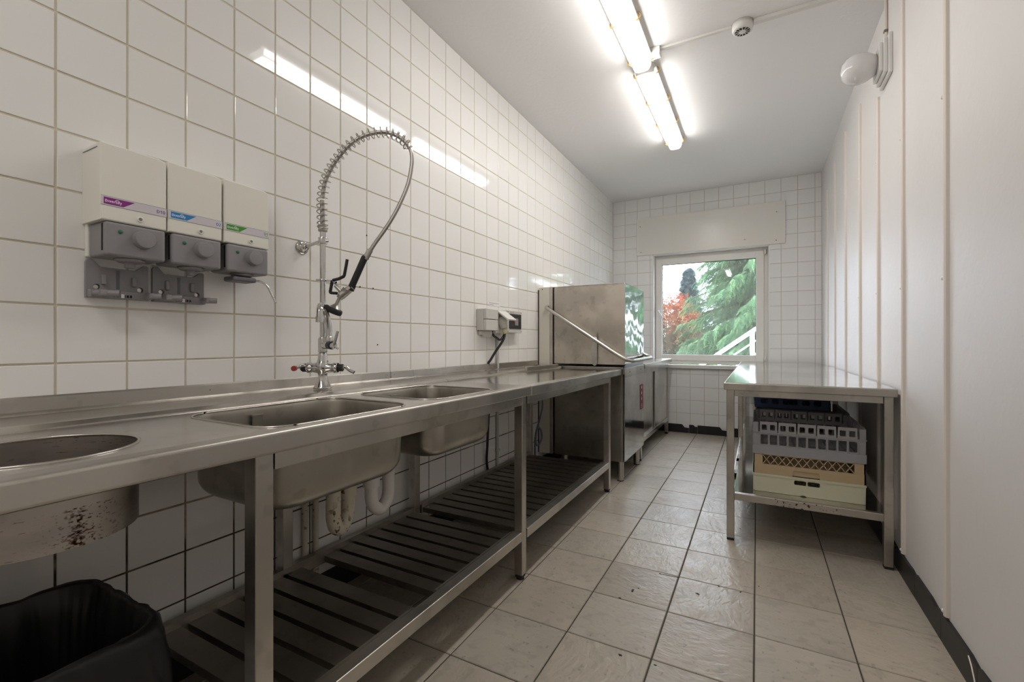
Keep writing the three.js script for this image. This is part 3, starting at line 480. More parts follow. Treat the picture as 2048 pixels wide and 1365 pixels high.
// ------------------------------------------------------------------ pre-rinse tap
{
  const bxp = -1.44, bd = 1.166, zc = 1.71, e = [Math.cos(YAW), Math.sin(YAW)], fw = [-Math.sin(YAW), Math.cos(YAW)];
  const S = (u, v, out = 0) => { const s = (u - 643) * (zc - out) / FOCAL + 0; return [bxp + e[0] * s - fw[0] * out, EYE + (682.5 - v) * (zc - out) / FOCAL, bd + e[1] * s - fw[1] * out]; };
  const y0 = .8735, t = thing('pre_rinse_tap', 'tall chrome pre-rinse tap with sprung hose and black spray handle', 'tap', [bxp, y0, bd]);
  const at = (s, y, out = 0) => [bxp + e[0] * s + .777 * out, y, bd + e[1] * s - .629 * out];
  part(t, 'base', lathe([[0, 0], [.033, 0], [.0335, .004], [.031, .007], [.026, .018], [.019, .034], [.016, .05], [.019, .062], [.026, .07], [.0265, .088], [.021, .1], [.017, .112], [.0165, .132], [.012, .134], [.0, .134]], [bxp, y0, bd], [0, 1, 0], 32), M.chrome);
  part(t, 'cross_body', lathe([[.018, -.058], [.02, -.055], [.021, -.045], [.0185, -.043], [.0175, -.036], [.02, -.02], [.025, 0], [.02, .02], [.0175, .036], [.0185, .043], [.021, .045], [.02, .055], [.018, .058]], at(0, y0 + .078), [e[0], 0, e[1]], 24), M.chrome);
  const hl = part(t, 'tap_handle', [rod(at(-.058, y0 + .078), at(-.074, y0 + .078), .016), ball(at(-.072, y0 + .076), .013)], M.blackPlastic);
  part(hl, 'lever', tube([at(-.066, y0 + .082), at(-.075, y0 + .088, .03), at(-.092, y0 + .083, .06), at(-.1, y0 + .08, .085)], .0075, 20, 8), M.chrome);
  part(hl, 'hot_mark', rod(at(-.1, y0 + .08, .08), at(-.104, y0 + .08, .095), .0095), M.redPlastic, { label: 'red hot-water mark' });
  const hr = part(t, 'tap_handle', [rod(at(.058, y0 + .078), at(.076, y0 + .078), .014)], M.blackPlastic);
  part(hr, 'lever', tube([at(.07, y0 + .08), at(.085, y0 + .082), at(.1, y0 + .07), at(.118, y0 + .06)], .007, 20, 8), M.chrome);
  part(t, 'riser', rod([bxp, y0 + .13, bd], [bxp, 1.478, bd], .0105, .0105, 20), M.chrome);
  // secondary valve with its swivel spout
  const yv = S(643, 690)[1];
  const vb = part(t, 'valve_body', [lathe([[.014, -.028], [.0165, -.024], [.0165, .024], [.013, .03]], [bxp, yv, bd], [0, 1, 0], 20), rod([bxp, yv, bd], at(.022, yv, .03), .014), lathe([[.013, -.012], [.013, .01], [.0165, .012], [.0165, .03], [.012, .032], [.012, .036]], at(.022, yv, .012), [0, 1, 0], 20)], M.chrome);
  part(vb, 'knob', [rod(at(.024, yv, .028), at(.034, yv - .001, .048), .0145)], M.blackPlastic);
  part(vb, 'lever', [rod(at(.035, yv - .001, .046), at(.042, yv, .062), .013, .011), rod(at(.04, yv, .058), at(.055, yv + .052, .062), .006, .005), rod(at(.04, yv, .058), at(.056, yv - .012, .064), .004)], M.chrome);
  part(t, 'spout', [tube([at(.022, yv + .03, .012), at(.022, yv + .07, .013), at(.012, yv + .115, .03), at(-.004, yv + .140, .06), at(-.008, yv + .142, .09), at(-.010, yv + .125, .112), at(-.011, yv + .1, .117)], .0115, 60, 16), rod(at(-.011, yv + .102, .117), at(-.0112, yv + .082, .117), .0135)], M.chrome);
  // wall bracket
  const yb = S(643, 481)[1], wall = [XL, S(600, 484)[1] - .004, bd + .012];
  const br = part(t, 'wall_bracket', [lathe([[0, 0], [.027, 0], [.026, .006], [.018, .01], [.012, .012], [.012, .03], [0, .03]], wall, [1, 0, 0], 28), rod([XL + .02, wall[1], wall[2]], [bxp - .012, yb, bd], .0065), lathe([[.0108, -.012], [.016, -.012], [.016, .012], [.0108, .012]], [bxp, yb, bd], [0, 1, 0], 20), rod([bxp + .012, yb, bd + .004], at(.022, yb, 0), .006)], M.chrome);
  // spring over the hose
  const arc = [[643, 458], [641.5, 425], [642, 395], [648, 362], [660, 335], [676, 311], [695, 290], [716, 275], [740, 266], [765, 263], [786, 268], [804, 279], [818, 297]].map(p => V(...S(...p)));
  const curve = new THREE.CatmullRomCurve3(arc), N = 1100, coil = [], turns = 29, up = V(-fw[0], 0, -fw[1]).normalize();
  for (let i = 0; i <= N; i++) { const k = i / N, p = curve.getPointAt(k), tg = curve.getTangentAt(k), n1 = up, n2 = tg.clone().cross(n1).normalize(), a = turns * Math.PI * 2 * (k < .04 ? k * 1.6 : k * .975 + .025), r = k > .975 ? .0125 : .0178; coil.push(p.add(n1.clone().multiplyScalar(r * Math.cos(a))).add(n2.multiplyScalar(r * Math.sin(a)))); }
  part(t, 'spring', new THREE.TubeGeometry(new THREE.CatmullRomCurve3(coil), 1500, .0025, 6, false), M.chromeDull, { label: 'steel coil spring' });
  part(t, 'spring_collar', lathe([[.011, -.016], [.0165, -.014], [.0165, -.004], [.013, 0], [.0165, .003], [.0165, .01], [.011, .012]], S(643, 455), [0, 1, 0], 20), M.chromeDull);
  const hosePts = [...arc.slice(2), ...[[821.5, 314], [820, 335], [814, 365], [802, 396], [785, 430], [766, 460], [748, 485], [735, 505]].map(p => V(...S(...p)))];
  const hc = new THREE.CatmullRomCurve3(hosePts), hg = new THREE.TubeGeometry(hc, 460, .0076, 10, false), hp = hg.attributes.position, centers = hc.getSpacedPoints(460);
  for (let i = 0; i <= 460; i++) { const f = i % 2 ? .9 : 1.03, c = hc.getPointAt(i / 460); for (let j = 0; j <= 10; j++) { const k = i * 11 + j; hp.setXYZ(k, c.x + (hp.getX(k) - c.x) * f, c.y + (hp.getY(k) - c.y) * f, c.z + (hp.getZ(k) - c.z) * f); } } hg.computeVertexNormals();
  part(t, 'hose', hg, M.hose, { label: 'ribbed steel hose' });
  part(t, 'riser_top', rod(S(643, 456), S(642, 400), .0085), M.hose);
  // spray handle
  const hd = part(t, 'spray_handle', [rod(S(727, 514), S(699, 577), .0125, .0125, 20), ball(S(727, 515), .0124), rod(S(703, 569), S(698, 580), .0135)], M.blackPlastic);
  part(hd, 'ferrule', [rod(S(738, 499), S(728, 517), .0115, .0125, 6)], M.chromeDull);
  part(hd, 'valve', [rod(S(703, 573), S(680, 590), .013, .017), rod(S(692, 578), S(676, 596), .017, .012), rod(S(684, 586), S(668, 570), .0085, .007)], M.chromeDull);
  part(hd, 'neck', rod(S(677, 594), S(669, 611), .0065), M.chromeDull);
  const dir = [S(662, 626)[0] - S(669, 611)[0], S(662, 626)[1] - S(669, 611)[1], S(662, 626)[2] - S(669, 611)[2]];
  part(hd, 'rose', lathe([[.007, -.002], [.012, .004], [.022, .012], [.027, .014]], S(669, 609), dir, 28), M.chromeDull);
  part(hd, 'rubber_bumper', lathe([[.022, .012], [.031, .013], [.034, .018], [.034, .028], [.031, .033], [.024, .034], [0, .031]], S(669, 609), dir, 28), M.rubber);
  const lv = [[691.5, 517], [687, 549], [682, 556], [665, 561]], shp = (pts, r) => tube(pts.map(p => S(...p)), r, 30, 8, .2);
  part(hd, 'trigger', [shp([[692, 518], [689, 535], [686, 550], [683, 554]], .0058), shp([[685, 552], [675, 557], [663, 560]], .0062), shp([[662, 560], [660, 572], [658, 583], [660, 585], [672, 586]], .0058)], M.blackPlastic);
  // hook that carries the handle
  part(t, 'hook', [lathe([[.0108, -.004], [.0145, -.004], [.0145, .004], [.0108, .004]], [bxp, S(643, 560)[1], bd], [0, 1, 0], 20), tube([S(630, 559), S(650, 560), S(662, 562), S(671, 566, .012), S(674, 564, .02)], .0036, 24, 8)], M.chrome);
}

// ------------------------------------------------------------------ soap dispensers on the tiles
{
  const specs = [['#8f2389', '#6b4a9a', 'D10', 'purple', .516, 1], ['#1a84c8', '#4a86c4', 'D2', 'blue', .667, 1], ['#3f9f1c', '#5a9a50', 'D1', 'green', .821, 0]];
  const holderLabels = ['grey wall holder with two empty arms under the purple-tagged dispenser', 'grey wall holder with two empty arms under the blue-tagged dispenser'];
  specs.forEach(([tag, ink, code, word, d0, holder], i) => {
    const d1 = d0 + .150, xf = -1.467, yb = 1.362, yt = 1.562;
    const t = thing('soap_dispenser', `cream wall dispenser with a ${word} name tag above a grey knob box`, 'dispenser', [XL, 1.27, (d0 + d1) / 2], 'dispensers on the wall');
    // cover: rounded front corners, raised panel
    const sh = new THREE.Shape(); const a = d0 + .001, b = d1 - .001; sh.moveTo(a, yb); sh.lineTo(b, yb); sh.lineTo(b, yt - .022); sh.quadraticCurveTo(b, yt - .003, b - .022, yt - .002); sh.lineTo(a + .006, yt); sh.quadraticCurveTo(a, yt, a, yt - .006); sh.closePath();
    const cover = new THREE.ExtrudeGeometry(sh, { depth: xf - XL - .010, bevelEnabled: true, bevelThickness: .006, bevelSize: .004, bevelOffset: -.004, bevelSegments: 3 });
    cover.applyMatrix4(new THREE.Matrix4().set(0, 0, 1, XL + .004, 0, 1, 0, 0, -1, 0, 0, 0, 0, 0, 0, 1));
    const body = part(t, 'cover', cover, M.cream);
    part(body, 'cover_seam', bx(XL + .01, xf - .016, yt - .0135, yt - .012, d0 - .0006, d0 + .002), M.greyPlastic);
    part(t, 'back_plate', bx(XL + .0005, XL + .016, 1.2755, yt - .01, d0 + .006, d1 - .002, .003), M.cream);
    part(body, 'lock', [lathe([[.0075, 0], [.0075, .003], [.005, .004], [.004, .0015], [0, .0015]], [xf, 1.379, d0 + .086], [1, 0, 0], 20)], M.cream);
    part(body, 'keyhole', rod([xf + .0005, 1.379, d0 + .086], [xf + .0022, 1.379, d0 + .086], .0045), M.greyPlastic);
    // printed strip
    const cv = canvasTex(1024, 164, (c, w, h) => {
      c.fillStyle = '#dcd6dc'; c.fillRect(0, 0, w, h); c.fillStyle = '#5d6650'; c.fillRect(0, 0, w, 5); c.fillRect(0, h - 5, w, 5);
      c.fillStyle = tag; c.beginPath(); c.moveTo(40, 22); c.lineTo(505, 22); c.lineTo(330, 142); c.lineTo(40, 142); c.closePath(); c.fill();
      c.fillStyle = '#f2eef4'; c.font = 'bold 64px sans-serif'; c.textBaseline = 'alphabetic'; c.fillText('Dıversey', 56, 106, 250);
      c.strokeStyle = '#f2eef4'; c.lineWidth = 8; c.beginPath(); c.arc(238, 74, 30, Math.PI * 1.05, Math.PI * 2.05); c.stroke(); c.lineWidth = 4; c.beginPath(); c.arc(238, 74, 20, Math.PI * 1.1, Math.PI * 1.9); c.stroke();
      c.fillStyle = ink; c.font = 'bold 84px sans-serif'; c.textAlign = 'right'; c.fillText(code, w - 22, code === 'D1' ? 96 : 114); if (code === 'D1') { c.font = 'bold 36px sans-serif'; c.fillText('Plus', w - 22, 136); } c.textAlign = 'left';
    });
    const pg = new THREE.PlaneGeometry(d1 - d0 - .004, .0242); pg.rotateY(Math.PI / 2); pg.translate(xf + .0006, 1.412, -(d0 + d1) / 2);
    part(body, 'name_strip', pg, mat({ rgb: [.92, .92, .92], roughness: .35, map: cv }), { uv: false, label: `white strip with ${word} tag and lettering` });
    // knob box
    const box = part(t, 'knob_box', [bx(XL + .014, xf + .001, 1.273, 1.3605, d0 + .010, d1 - .004, .007)], M.greyPlastic);
    part(box, 'side_slot', bx(xf - .018, xf - .010, 1.285, 1.355, d0 + .0093, d0 + .012), M.black);
    part(box, 'knob', lathe([[.0255, 0], [.0245, .003], [.0235, .018], [.0215, .021], [0, .021]], [xf, 1.325, d0 + .092], [1, 0, 0], 32), M.greyPlastic);
    part(box, 'indicator', lathe([[.005, 0], [.005, .002], [.003, .0035], [0, .0038]], [xf + .0006, 1.337, d0 + .042], [1, 0, 0], 16), M.green, { label: 'small green indicator' });
    part(box, 'outlet', [lathe([[0, 0], [.034, 0], [.032, .006], [.026, .010], [.0, .010]], [-1.505, 1.274, d0 + .078], [0, -1, 0], 24), rod([-1.505, 1.266, d0 + .078], [-1.505, 1.25, d0 + .078], .012)], M.greyPlastic);
    if (!holder) part(box, 'nozzle_arm', [bx(-1.535, -1.475, 1.246, 1.262, d0 + .035, d0 + .112, .006)], M.greyDark), part(box, 'spout', tube([[-1.49, 1.253, d0 + .108], [-1.482, 1.253, d0 + .128], [-1.470, 1.238, d0 + .145], [-1.458, 1.20, d0 + .158], [-1.452, 1.183, d0 + .163]], .0036, 30, 8), M.chrome), part(box, 'nozzle_seal', rod([-1.492, 1.253, d0 + .106], [-1.488, 1.253, d0 + .114], .006), M.cream);
    if (holder) {
      const h = thing('bottle_holder', holderLabels[i], 'wall holder', [XL, 1.165, d0 + .078], 'wall holders'), p0 = d0 + .006, p1 = d1 - .004;
      const s = new THREE.Shape(); s.moveTo(p0, 1.168); s.lineTo(p1, 1.168); s.lineTo(p1, 1.262); s.quadraticCurveTo(p1, 1.27, p1 - .01, 1.268); s.lineTo(p1 - .03, 1.252); s.lineTo(p1 - .055, 1.252); s.lineTo(p0 + .05, 1.252); s.lineTo(p0 + .03, 1.252); s.lineTo(p0 + .012, 1.272); s.quadraticCurveTo(p0, 1.272, p0, 1.26); s.closePath();
      for (const q of [p0 + .022, p1 - .02]) { const c = new THREE.Path(); c.absarc(q, 1.198, .0075, 0, Math.PI * 2, true); s.holes.push(c); }
      const pl = part(h, 'plate', sheetX(s, XL + .012, .0115, 10), M.greyPlastic);
      for (const q of [p0 + .022, p1 - .02]) part(pl, 'screw', rod([XL + .001, 1.198, q], [XL + .006, 1.198, q], .0055), M.chromeDull);
      for (const q of [p0 + .036, p1 - .036]) part(pl, 'catch', bx(XL + .010, XL + .020, 1.205, 1.232, q - .005, q + .005, .002), M.greyPlastic);
      part(pl, 'slot', [bx(XL + .0115, XL + .0125, 1.195, 1.245, p0 + .064, p0 + .072), bx(XL + .0115, XL + .0135, 1.238, 1.247, p0 + .064, p0 + .072)], M.greyDark);
      part(h, 'cross_bar', bx(XL + .008, XL + .028, 1.168, 1.19, p0 + .002, p1 - .002, .003), M.greyPlastic);
      part(h, 'teeth', [0, 1, 2, 3, 4, 5].map(k => bx(XL + .0275, XL + .0295, 1.172, 1.179, p0 + .052 + k * .0075, p0 + .056 + k * .0075)), M.black);
      part(h, 'slider', bx(XL + .027, XL + .033, 1.17, 1.181, p0 + .068, p0 + .076, .002), M.boxLight);
      for (const s2 of [0, 1]) { const q = s2 ? p1 - .012 : p0 + .018, sg = s2 ? 1 : -1; part(h, 'arm', [tube([[XL + .015, 1.179, q], [XL + .035, 1.179, q + sg * .004], [XL + .058, 1.179, q + (s2 ? .010 : .020)], [XL + .066, 1.179, q + (s2 ? .022 : .034)]], .0085, 20, 8), bx(XL + .02, XL + .06, 1.171, 1.188, q - .004, q + .012, .004)], M.greyPlastic); }
    }
  });
}

{ // loose strip at the skirting
  const t = thing('loose_strip', 'thin cream strip curling away from the skirting at the painted wall', 'strip', [XR - .02, .0, 1.8]);
  part(t, 'strip', tube([[XR - .013, .094, 1.875], [XR - .02, .088, 1.83], [XR - .024, .06, 1.79], [XR - .022, .02, 1.765], [XR - .02, .003, 1.75]], .002, 24, 6), M.strip);
}

// ------------------------------------------------------------------ power outlet group beside the dishwasher
{
  const j = thing('socket_box', 'off-white stepped junction box on the tiles, left of the plugged-in socket', 'socket box', [XL, 1.12, 2.51]);
  const b = part(j, 'housing', bx(XL + .0005, XL + .052, 1.122, 1.26, 2.437, 2.592, .004), M.boxGrey);
  part(b, 'lid', [bx(XL + .052, XL + .075, 1.194, 1.26, 2.439, 2.59, .004)], M.boxGrey); part(b, 'lid', [bx(XL + .052, XL + .075, 1.122, 1.190, 2.439, 2.59, .004)], M.boxGrey);
  part(j, 'bottom_bracket', [bx(XL + .001, XL + .03, 1.092, 1.124, 2.45, 2.596, .012), bx(XL + .001, XL + .022, 1.08, 1.10, 2.49, 2.596, .008)], M.boxGrey);
  const s = thing('power_socket', 'white power socket with its flap lid raised over a plug', 'socket', [XL, 1.1, 2.66]);
  part(s, 'housing', bx(XL + .0005, XL + .05, 1.105, 1.262, 2.60, 2.745, .004), M.boxGrey);
  const f = new RoundedBoxGeometry(.10, .012, .115, 2, .004); f.rotateZ(-.62); f.translate(XL + .098, 1.222, -2.665); part(s, 'flap_lid', f, M.boxLight);
  part(s, 'hinge', rod([XL + .052, 1.254, 2.61], [XL + .052, 1.254, 2.72], .006), M.boxGrey);
  const p = thing('power_plug', 'black cabled plug pushed into the flap-lid socket', 'plug', [XL + .07, 1.09, 2.66]);
  part(p, 'body', [lathe([[0, 0], [.028, 0], [.03, .03], [.024, .075], [.0, .075]], [XL + .06, 1.21, 2.655], [.35, -1, 0], 20)], M.boxGrey);
  part(p, 'gland', lathe([[0, 0], [.017, 0], [.018, .012], [.013, .032], [0, .032]], [XL + .084, 1.133, 2.656], [.15, -1, 0], 18), M.plugYellow, { label: 'yellowed cable gland' });
  const cb = part(p, 'cable', tube([[XL + .088, 1.11, 2.656], [XL + .08, 1.06, 2.645], [XL + .045, .98, 2.60], [XL + .02, .925, 2.578], [XL + .008, .90, 2.572], [XL + .012, .80, 2.57], [XL + .03, .60, 2.54], [XL + .03, .38, 2.525], [XL + .018, .24, 2.54], [XL + .018, .015, 2.62]], .0085, 80, 10), M.blackPlastic, { label: 'black rubber cable' });
  const e = thing('breaker_box', 'grey breaker box with a dark smoked window next to the dishwasher', 'breaker box', [XL, 1.1, 2.85]);
  const eb = part(e, 'housing', bx(XL + .0005, XL + .055, 1.112, 1.268, 2.748, 2.965, .004), M.boxGrey);
  part(eb, 'smoked_window', bx(XL + .053, XL + .060, 1.140, 1.245, 2.772, 2.95, .003), M.smoked);
  part(eb, 'breaker', [bx(XL + .059, XL + .0615, 1.165, 1.215, 2.85, 2.90, .001)], M.greyPlastic); part(eb, 'switch', bx(XL + .059, XL + .064, 1.185, 1.197, 2.832, 2.848, .002), M.redPlastic, { label: 'small red breaker switch' });
  for (const [y, d] of [[1.122, 2.758], [1.122, 2.955], [1.258, 2.758], [1.258, 2.955]]) part(eb, 'screw', rod([XL + .055, y, d], [XL + .0565, y, d], .004, .004, 8), M.screw);
  part(e, 'logo_print', bx(XL + .0552, XL + .0556, 1.251, 1.258, 2.785, 2.85), mat({ rgb: [.52, .45, .43], roughness: .5 }));
  const c = thing('loop_cable', 'short black cable loop hanging below the breaker and socket boxes', 'cable', [XL + .02, 1.06, 2.7]);
  part(c, 'cable', tube([[XL + .02, 1.122, 2.60], [XL + .025, 1.09, 2.612], [XL + .03, 1.075, 2.645], [XL + .03, 1.062, 2.69], [XL + .03, 1.085, 2.735], [XL + .025, 1.115, 2.765]], .008, 36, 8), M.blackPlastic);
  const q = thing('conduit', 'grey round conduit dropping down the tiles from the socket to the floor', 'conduit', [XL + .012, 0, 2.69]);
  part(q, 'pipe', rod([XL + .011, .0, 2.688], [XL + .011, 1.075, 2.688], .0105), M.pipeGrey);
  for (const y of [.3, .62]) part(q, 'bracket', bx(XL + .0005, XL + .024, y, y + .014, 2.672, 2.704, .003), M.pipeGrey);
  const lt = canvasTex(512, 128, (g, w, h) => { g.fillStyle = '#f3f1ef'; g.fillRect(0, 0, w, h); g.fillStyle = '#8c8c8c'; const r = rng(5); for (const [y, l] of [[52, 430], [92, 190]]) for (let x = 30; x < 30 + l;) { const k = 6 + 16 * r(); g.fillRect(x, y, k, 13); x += k + 4; } });
  const l = thing('wall_label', 'small white paper label stuck on the tiles above the socket', 'label', [XL, 1.29, 2.665]);
  const lg = new THREE.PlaneGeometry(.152, .036); lg.rotateY(Math.PI / 2); lg.translate(XL + .0016, 1.308, -2.665); part(l, 'paper', lg, mat({ rgb: [.9, .9, .9], roughness: .6, map: lt }), { uv: false });
}

// ------------------------------------------------------------------ hood dishwasher
{
  const d0 = 3.36, d1 = 3.985, xf = -.863, xc = -1.45, t = thing('dishwasher', 'large stainless steel hood dishwasher with a bent lift bar', 'dishwasher', [-1.2, 0, 3.67]);
  const sheet = (x0, x1, y0, y1, a, b) => bx(x0, x1, y0, y1, a, b, .002);
  const hood = part(t, 'hood', [sheet(xc + .012, xf - .003, .876, 1.487, d0, d0 + .012), sheet(xc + .012, xf - .003, .876, 1.487, d1 - .012, d1), bx(xc + .012, xf - .003, 1.478, 1.488, d0, d1, .004), sheet(xc + .012, xc + .022, .876, 1.487, d0, d1)], M.hoodSide, { label: 'brushed steel hood with blotchy sides' });
  part(hood, 'hood_front', bx(xf - .010, xf, .88, 1.487, d0 + .001, d1 - .001, .004), M.hoodFront, { label: 'shiny wavy steel hood front' });
  const col = part(t, 'rear_column', [bx(XL + .012, xc - .022, .15, 1.489, d0 - .004, d1, .004)], M.creamCol, { label: 'beige painted rear column' });
  part(col, 'column_strip', bx(xc - .022, xc + .006, .15, 1.489, d0 - .002, d1, .003), M.hoodSide);
  part(col, 'back_edge', bx(XL + .001, XL + .012, .15, 1.47, d0 + .004, d1), M.rubber);
  part(col, 'screw', rod([-1.533, 1.472, d0 - .0035], [-1.533, 1.472, d0 - .006], .004, .004, 8), M.rubber);
  part(col, 'bar_slot', bx(-1.492, -1.474, 1.318, 1.338, d0 - .005, d0 - .003), M.black);
  const bar = part(t, 'lift_bar', tube([[-1.487, 1.325, d0 - .008], [-1.487, 1.325, d0 - .035], [-1.46, 1.306, d0 - .04], [-1.2, 1.138, d0 - .04], [-.93, .966, d0 - .04], [-.845, .918, d0 - .038], [-.806, .908, d0 - .018], [-.80, .908, d0 + .03], [-.80, .912, d1 - .03], [-.806, .914, d1 + .018], [-.845, .93, d1 + .038], [-.93, .975, d1 + .04], [-1.2, 1.14, d1 + .04], [-1.46, 1.306, d1 + .04], [-1.487, 1.325, d1 + .03], [-1.487, 1.325, d1]], .0135, 220, 14, .25), M.chromeDull, { label: 'bent round lift bar' });
  const lk = new THREE.Shape(); lk.moveTo(-1.105, 1.06); lk.lineTo(-1.072, 1.125); lk.lineTo(-1.072, .885); lk.lineTo(-1.08, .868); lk.lineTo(-1.096, .866); lk.lineTo(-1.108, .88); lk.lineTo(-1.118, .98); lk.closePath();
  const lg = new THREE.ExtrudeGeometry(lk, { depth: .005, bevelEnabled: false }); lg.translate(0, 0, -(d0 - .012)); part(bar, "link_plate", lg, M.cabinet); part(bar, 'link_bolt', rod([-1.092, .888, d0 - .006], [-1.092, .888, d0 - .023], .007), M.chromeDull);
  const body = part(t, 'tank_body', [bx(-1.43, xf - .014, .15, .858, d0 + .006, d1 - .004, .003)], M.steelShaded);
  part(body, 'corner_post', bx(-.905, -.885, .15, .80, d0 + .001, d0 + .012, .002), M.steel);
  const fp = part(t, 'front_panel', bx(xf - .016, xf - .001, .155, .848, d0 - .002, d1 + .012, .003), M.panelFront, { label: 'polished front panel' });
  part(fp, 'top_strip', bx(xf - .006, xf + .0012, .782, .85, d0 - .002, d1 + .012, .002), M.steel);
  for (const d of [d0 + .14, d1 - .12]) part(fp, 'bolt', ball([xf + .0015, .818, d], .006, .6, 1, 1, 10), M.screw);
  const lp = new THREE.Shape(); const a = d0 + .012, b = d1 - .01; lp.moveTo(a, .848); lp.lineTo(b, .848); lp.lineTo(b, .872); lp.quadraticCurveTo(b - .01, .899, b - .08, .9); lp.lineTo(a + .10, .9); lp.quadraticCurveTo(a + .02, .898, a, .868); lp.closePath();
  part(fp, 'splash_lip', sheetX(lp, xf - .002, .006, 10), mat({ rgb: [.36, .40, .46], metalness: 1, roughness: .3 }), { label: 'blue-grey splash lip' });
  const rl = canvasTex(128, 256, (g, w, h) => { g.fillStyle = '#8a2f36'; g.fillRect(0, 0, w, h); g.fillStyle = '#e4d6d4'; for (const y of [22, 80, 140]) { g.fillRect(46, y, 36, 16); g.fillRect(54, y - 8, 20, 32); } g.strokeStyle = '#e4d6d4'; g.lineWidth = 5; g.strokeRect(40, 205, 46, 34); g.fillRect(50, 218, 26, 6); });
  const pg = new THREE.PlaneGeometry(.115, .208); pg.rotateY(Math.PI / 2); pg.translate(xf + .0008, .583, -3.908); part(fp, 'red_label', pg, mat({ rgb: [.9, .9, .9], roughness: .45, map: rl }), { uv: false, label: 'dark red instruction sticker with white marks' });
  for (const [x, d] of [[-.91, d0 + .045], [-.91, d1 - .06], [-1.36, d0 + .045], [-1.36, d1 - .06]]) { const l = part(t, 'leg', [rod([x, .03, d], [x, .152, d], .026, .026, 20), rod([x, .0, d], [x, .03, d], .022, .024, 20)], M.chromeDull); part(l, 'foot', rod([x, 0, d], [x, .006, d], .024), M.rubber); }
  const h = thing('drain_hose', 'dull blue hose hanging in a loop behind the outlet table, beside the dishwasher', 'hose', [-1.5, .2, 3.27]);
  part(h, 'hose', tube([[-1.50, .59, 3.29], [-1.50, .52, 3.28], [-1.51, .43, 3.25], [-1.52, .34, 3.215], [-1.525, .25, 3.215], [-1.52, .236, 3.25], [-1.51, .28, 3.29], [-1.51, .35, 3.275], [-1.52, .37, 3.235], [-1.525, .30, 3.205], [-1.53, .20, 3.21], [-1.53, .02, 3.22]], .0075, 90, 8), M.blueHose);
  part(h, 'connector', [bx(-1.515, -1.485, .60, .625, 3.275, 3.305, .004), rod([-1.5, .57, 3.29], [-1.5, .60, 3.29], .007)], M.cream, { label: 'cream hose connector' });
}

// ------------------------------------------------------------------ low cabinet under the window end
{
  const d0 = 4.03, d1 = 5.42, xf = -.895, t = thing('steel_cabinet', 'low stainless steel cabinet with two sliding doors between dishwasher and window', 'cabinet', [-1.22, 0, 4.73]);
  part(t, 'worktop', bx(-1.5, -.858, .815, YT, d0 - .015, d1 + .03, .005), M.cabinet);
  const body = part(t, 'carcass', [bx(-1.5, xf - .04, .16, .80, d0, d0 + .02), bx(-1.5, xf - .04, .16, .80, d1 - .02, d1), bx(-1.5, -1.48, .16, .8, d0, d1), bx(-1.5, xf - .03, .16, .18, d0, d1)], M.steelShaded);
  part(t, 'top_rail', bx(xf - .03, xf, .757, .816, d0, d1, .002), M.cabinet);
  part(t, 'bottom_rail', bx(xf - .03, xf, .150, .192, d0, d1, .002), M.cabinet);
  for (const [a, b, x] of [[d0 + .04, d0 + .70, xf - .022], [d0 + .66, d1 - .042, xf - .008]]) { const dr = part(t, 'sliding_door', bx(x - .012, x, .192, .757, a, b, .003), M.cabinet); part(dr, 'door_edge', bx(x - .013, x + .001, .192, .757, b - .004, b, 0), M.steelShaded); }
  for (const [x, d] of [[xf, d0], [xf, d1 - .04], [-1.46, d0], [-1.46, d1 - .04]]) { const l = part(t, 'leg', bx(x - .04, x - .0005, .02, .81, d, d + .04, .003), M.steel); part(l, 'foot', rod([x - .02, 0, d + .02], [x - .02, .022, d + .02], .017), M.rubber); }
}

// ------------------------------------------------------------------ worktable at the painted wall
const TX0 = -.156, TX1 = .561, TD0 = 2.64, TD1 = 5.50, SHELF = .252;
{
  const t = thing('worktable', 'stainless steel worktable with a solid undershelf against the painted wall', 'steel table', [.2, 0, 4.05]);
  part(t, 'tabletop', [bx(TX0 + .004, TX1 - .004, .824, .8345, TD0 + .004, TD1, .003)], M.mirrorTop, { label: 'mirror-bright steel tabletop' });
  part(t, 'tabletop_edge', [bx(TX0, TX1, .795, .833, TD0, TD0 + .03, .005), bx(TX0, TX0 + .03, .7952, .8328, TD0 + .0305, TD1, .004), bx(TX1 - .03, TX1, .7952, .8328, TD0 + .0305, TD1, .004)], M.steel);
  for (const d of [2.66, 4.285, 5.43]) for (const [a, b] of [[-.144, -.108], [.514, .550]]) { const l = part(t, 'leg', bx(a, b, .012, .797, d, d + .037, .003), M.steel); part(l, 'foot', bx(a + .001, b - .001, 0, .0135, d + .001, d + .036, .002), M.rubber); }
  part(t, 'apron', bx(-.108, .514, .762, .796, 2.668, 2.698, .002), M.steel);
  part(t, 'apron', bx(-.14, -.112, .762, .796, 2.697, 5.43, .002), M.steelShaded);
  part(t, 'apron', bx(.518, .546, .762, .796, 2.697, 5.43, .002), M.steelShaded);
  part(t, 'undershelf', [bx(-.128, .535, SHELF - .006, SHELF, 2.668, 5.46, .002)], M.mirrorTop);
  part(t, 'shelf_front', bx(-.109, .515, .216, SHELF + .0005, 2.662, 2.69, .003), mat({ rgb: [.6, .575, .535], metalness: 1, roughness: .38, map: specks }), { label: 'front shelf fold spotted with rust' });
  part(t, 'shelf_side', [bx(-.13, -.108, .216, SHELF, 2.697, 5.43, .002)], M.steel);
}

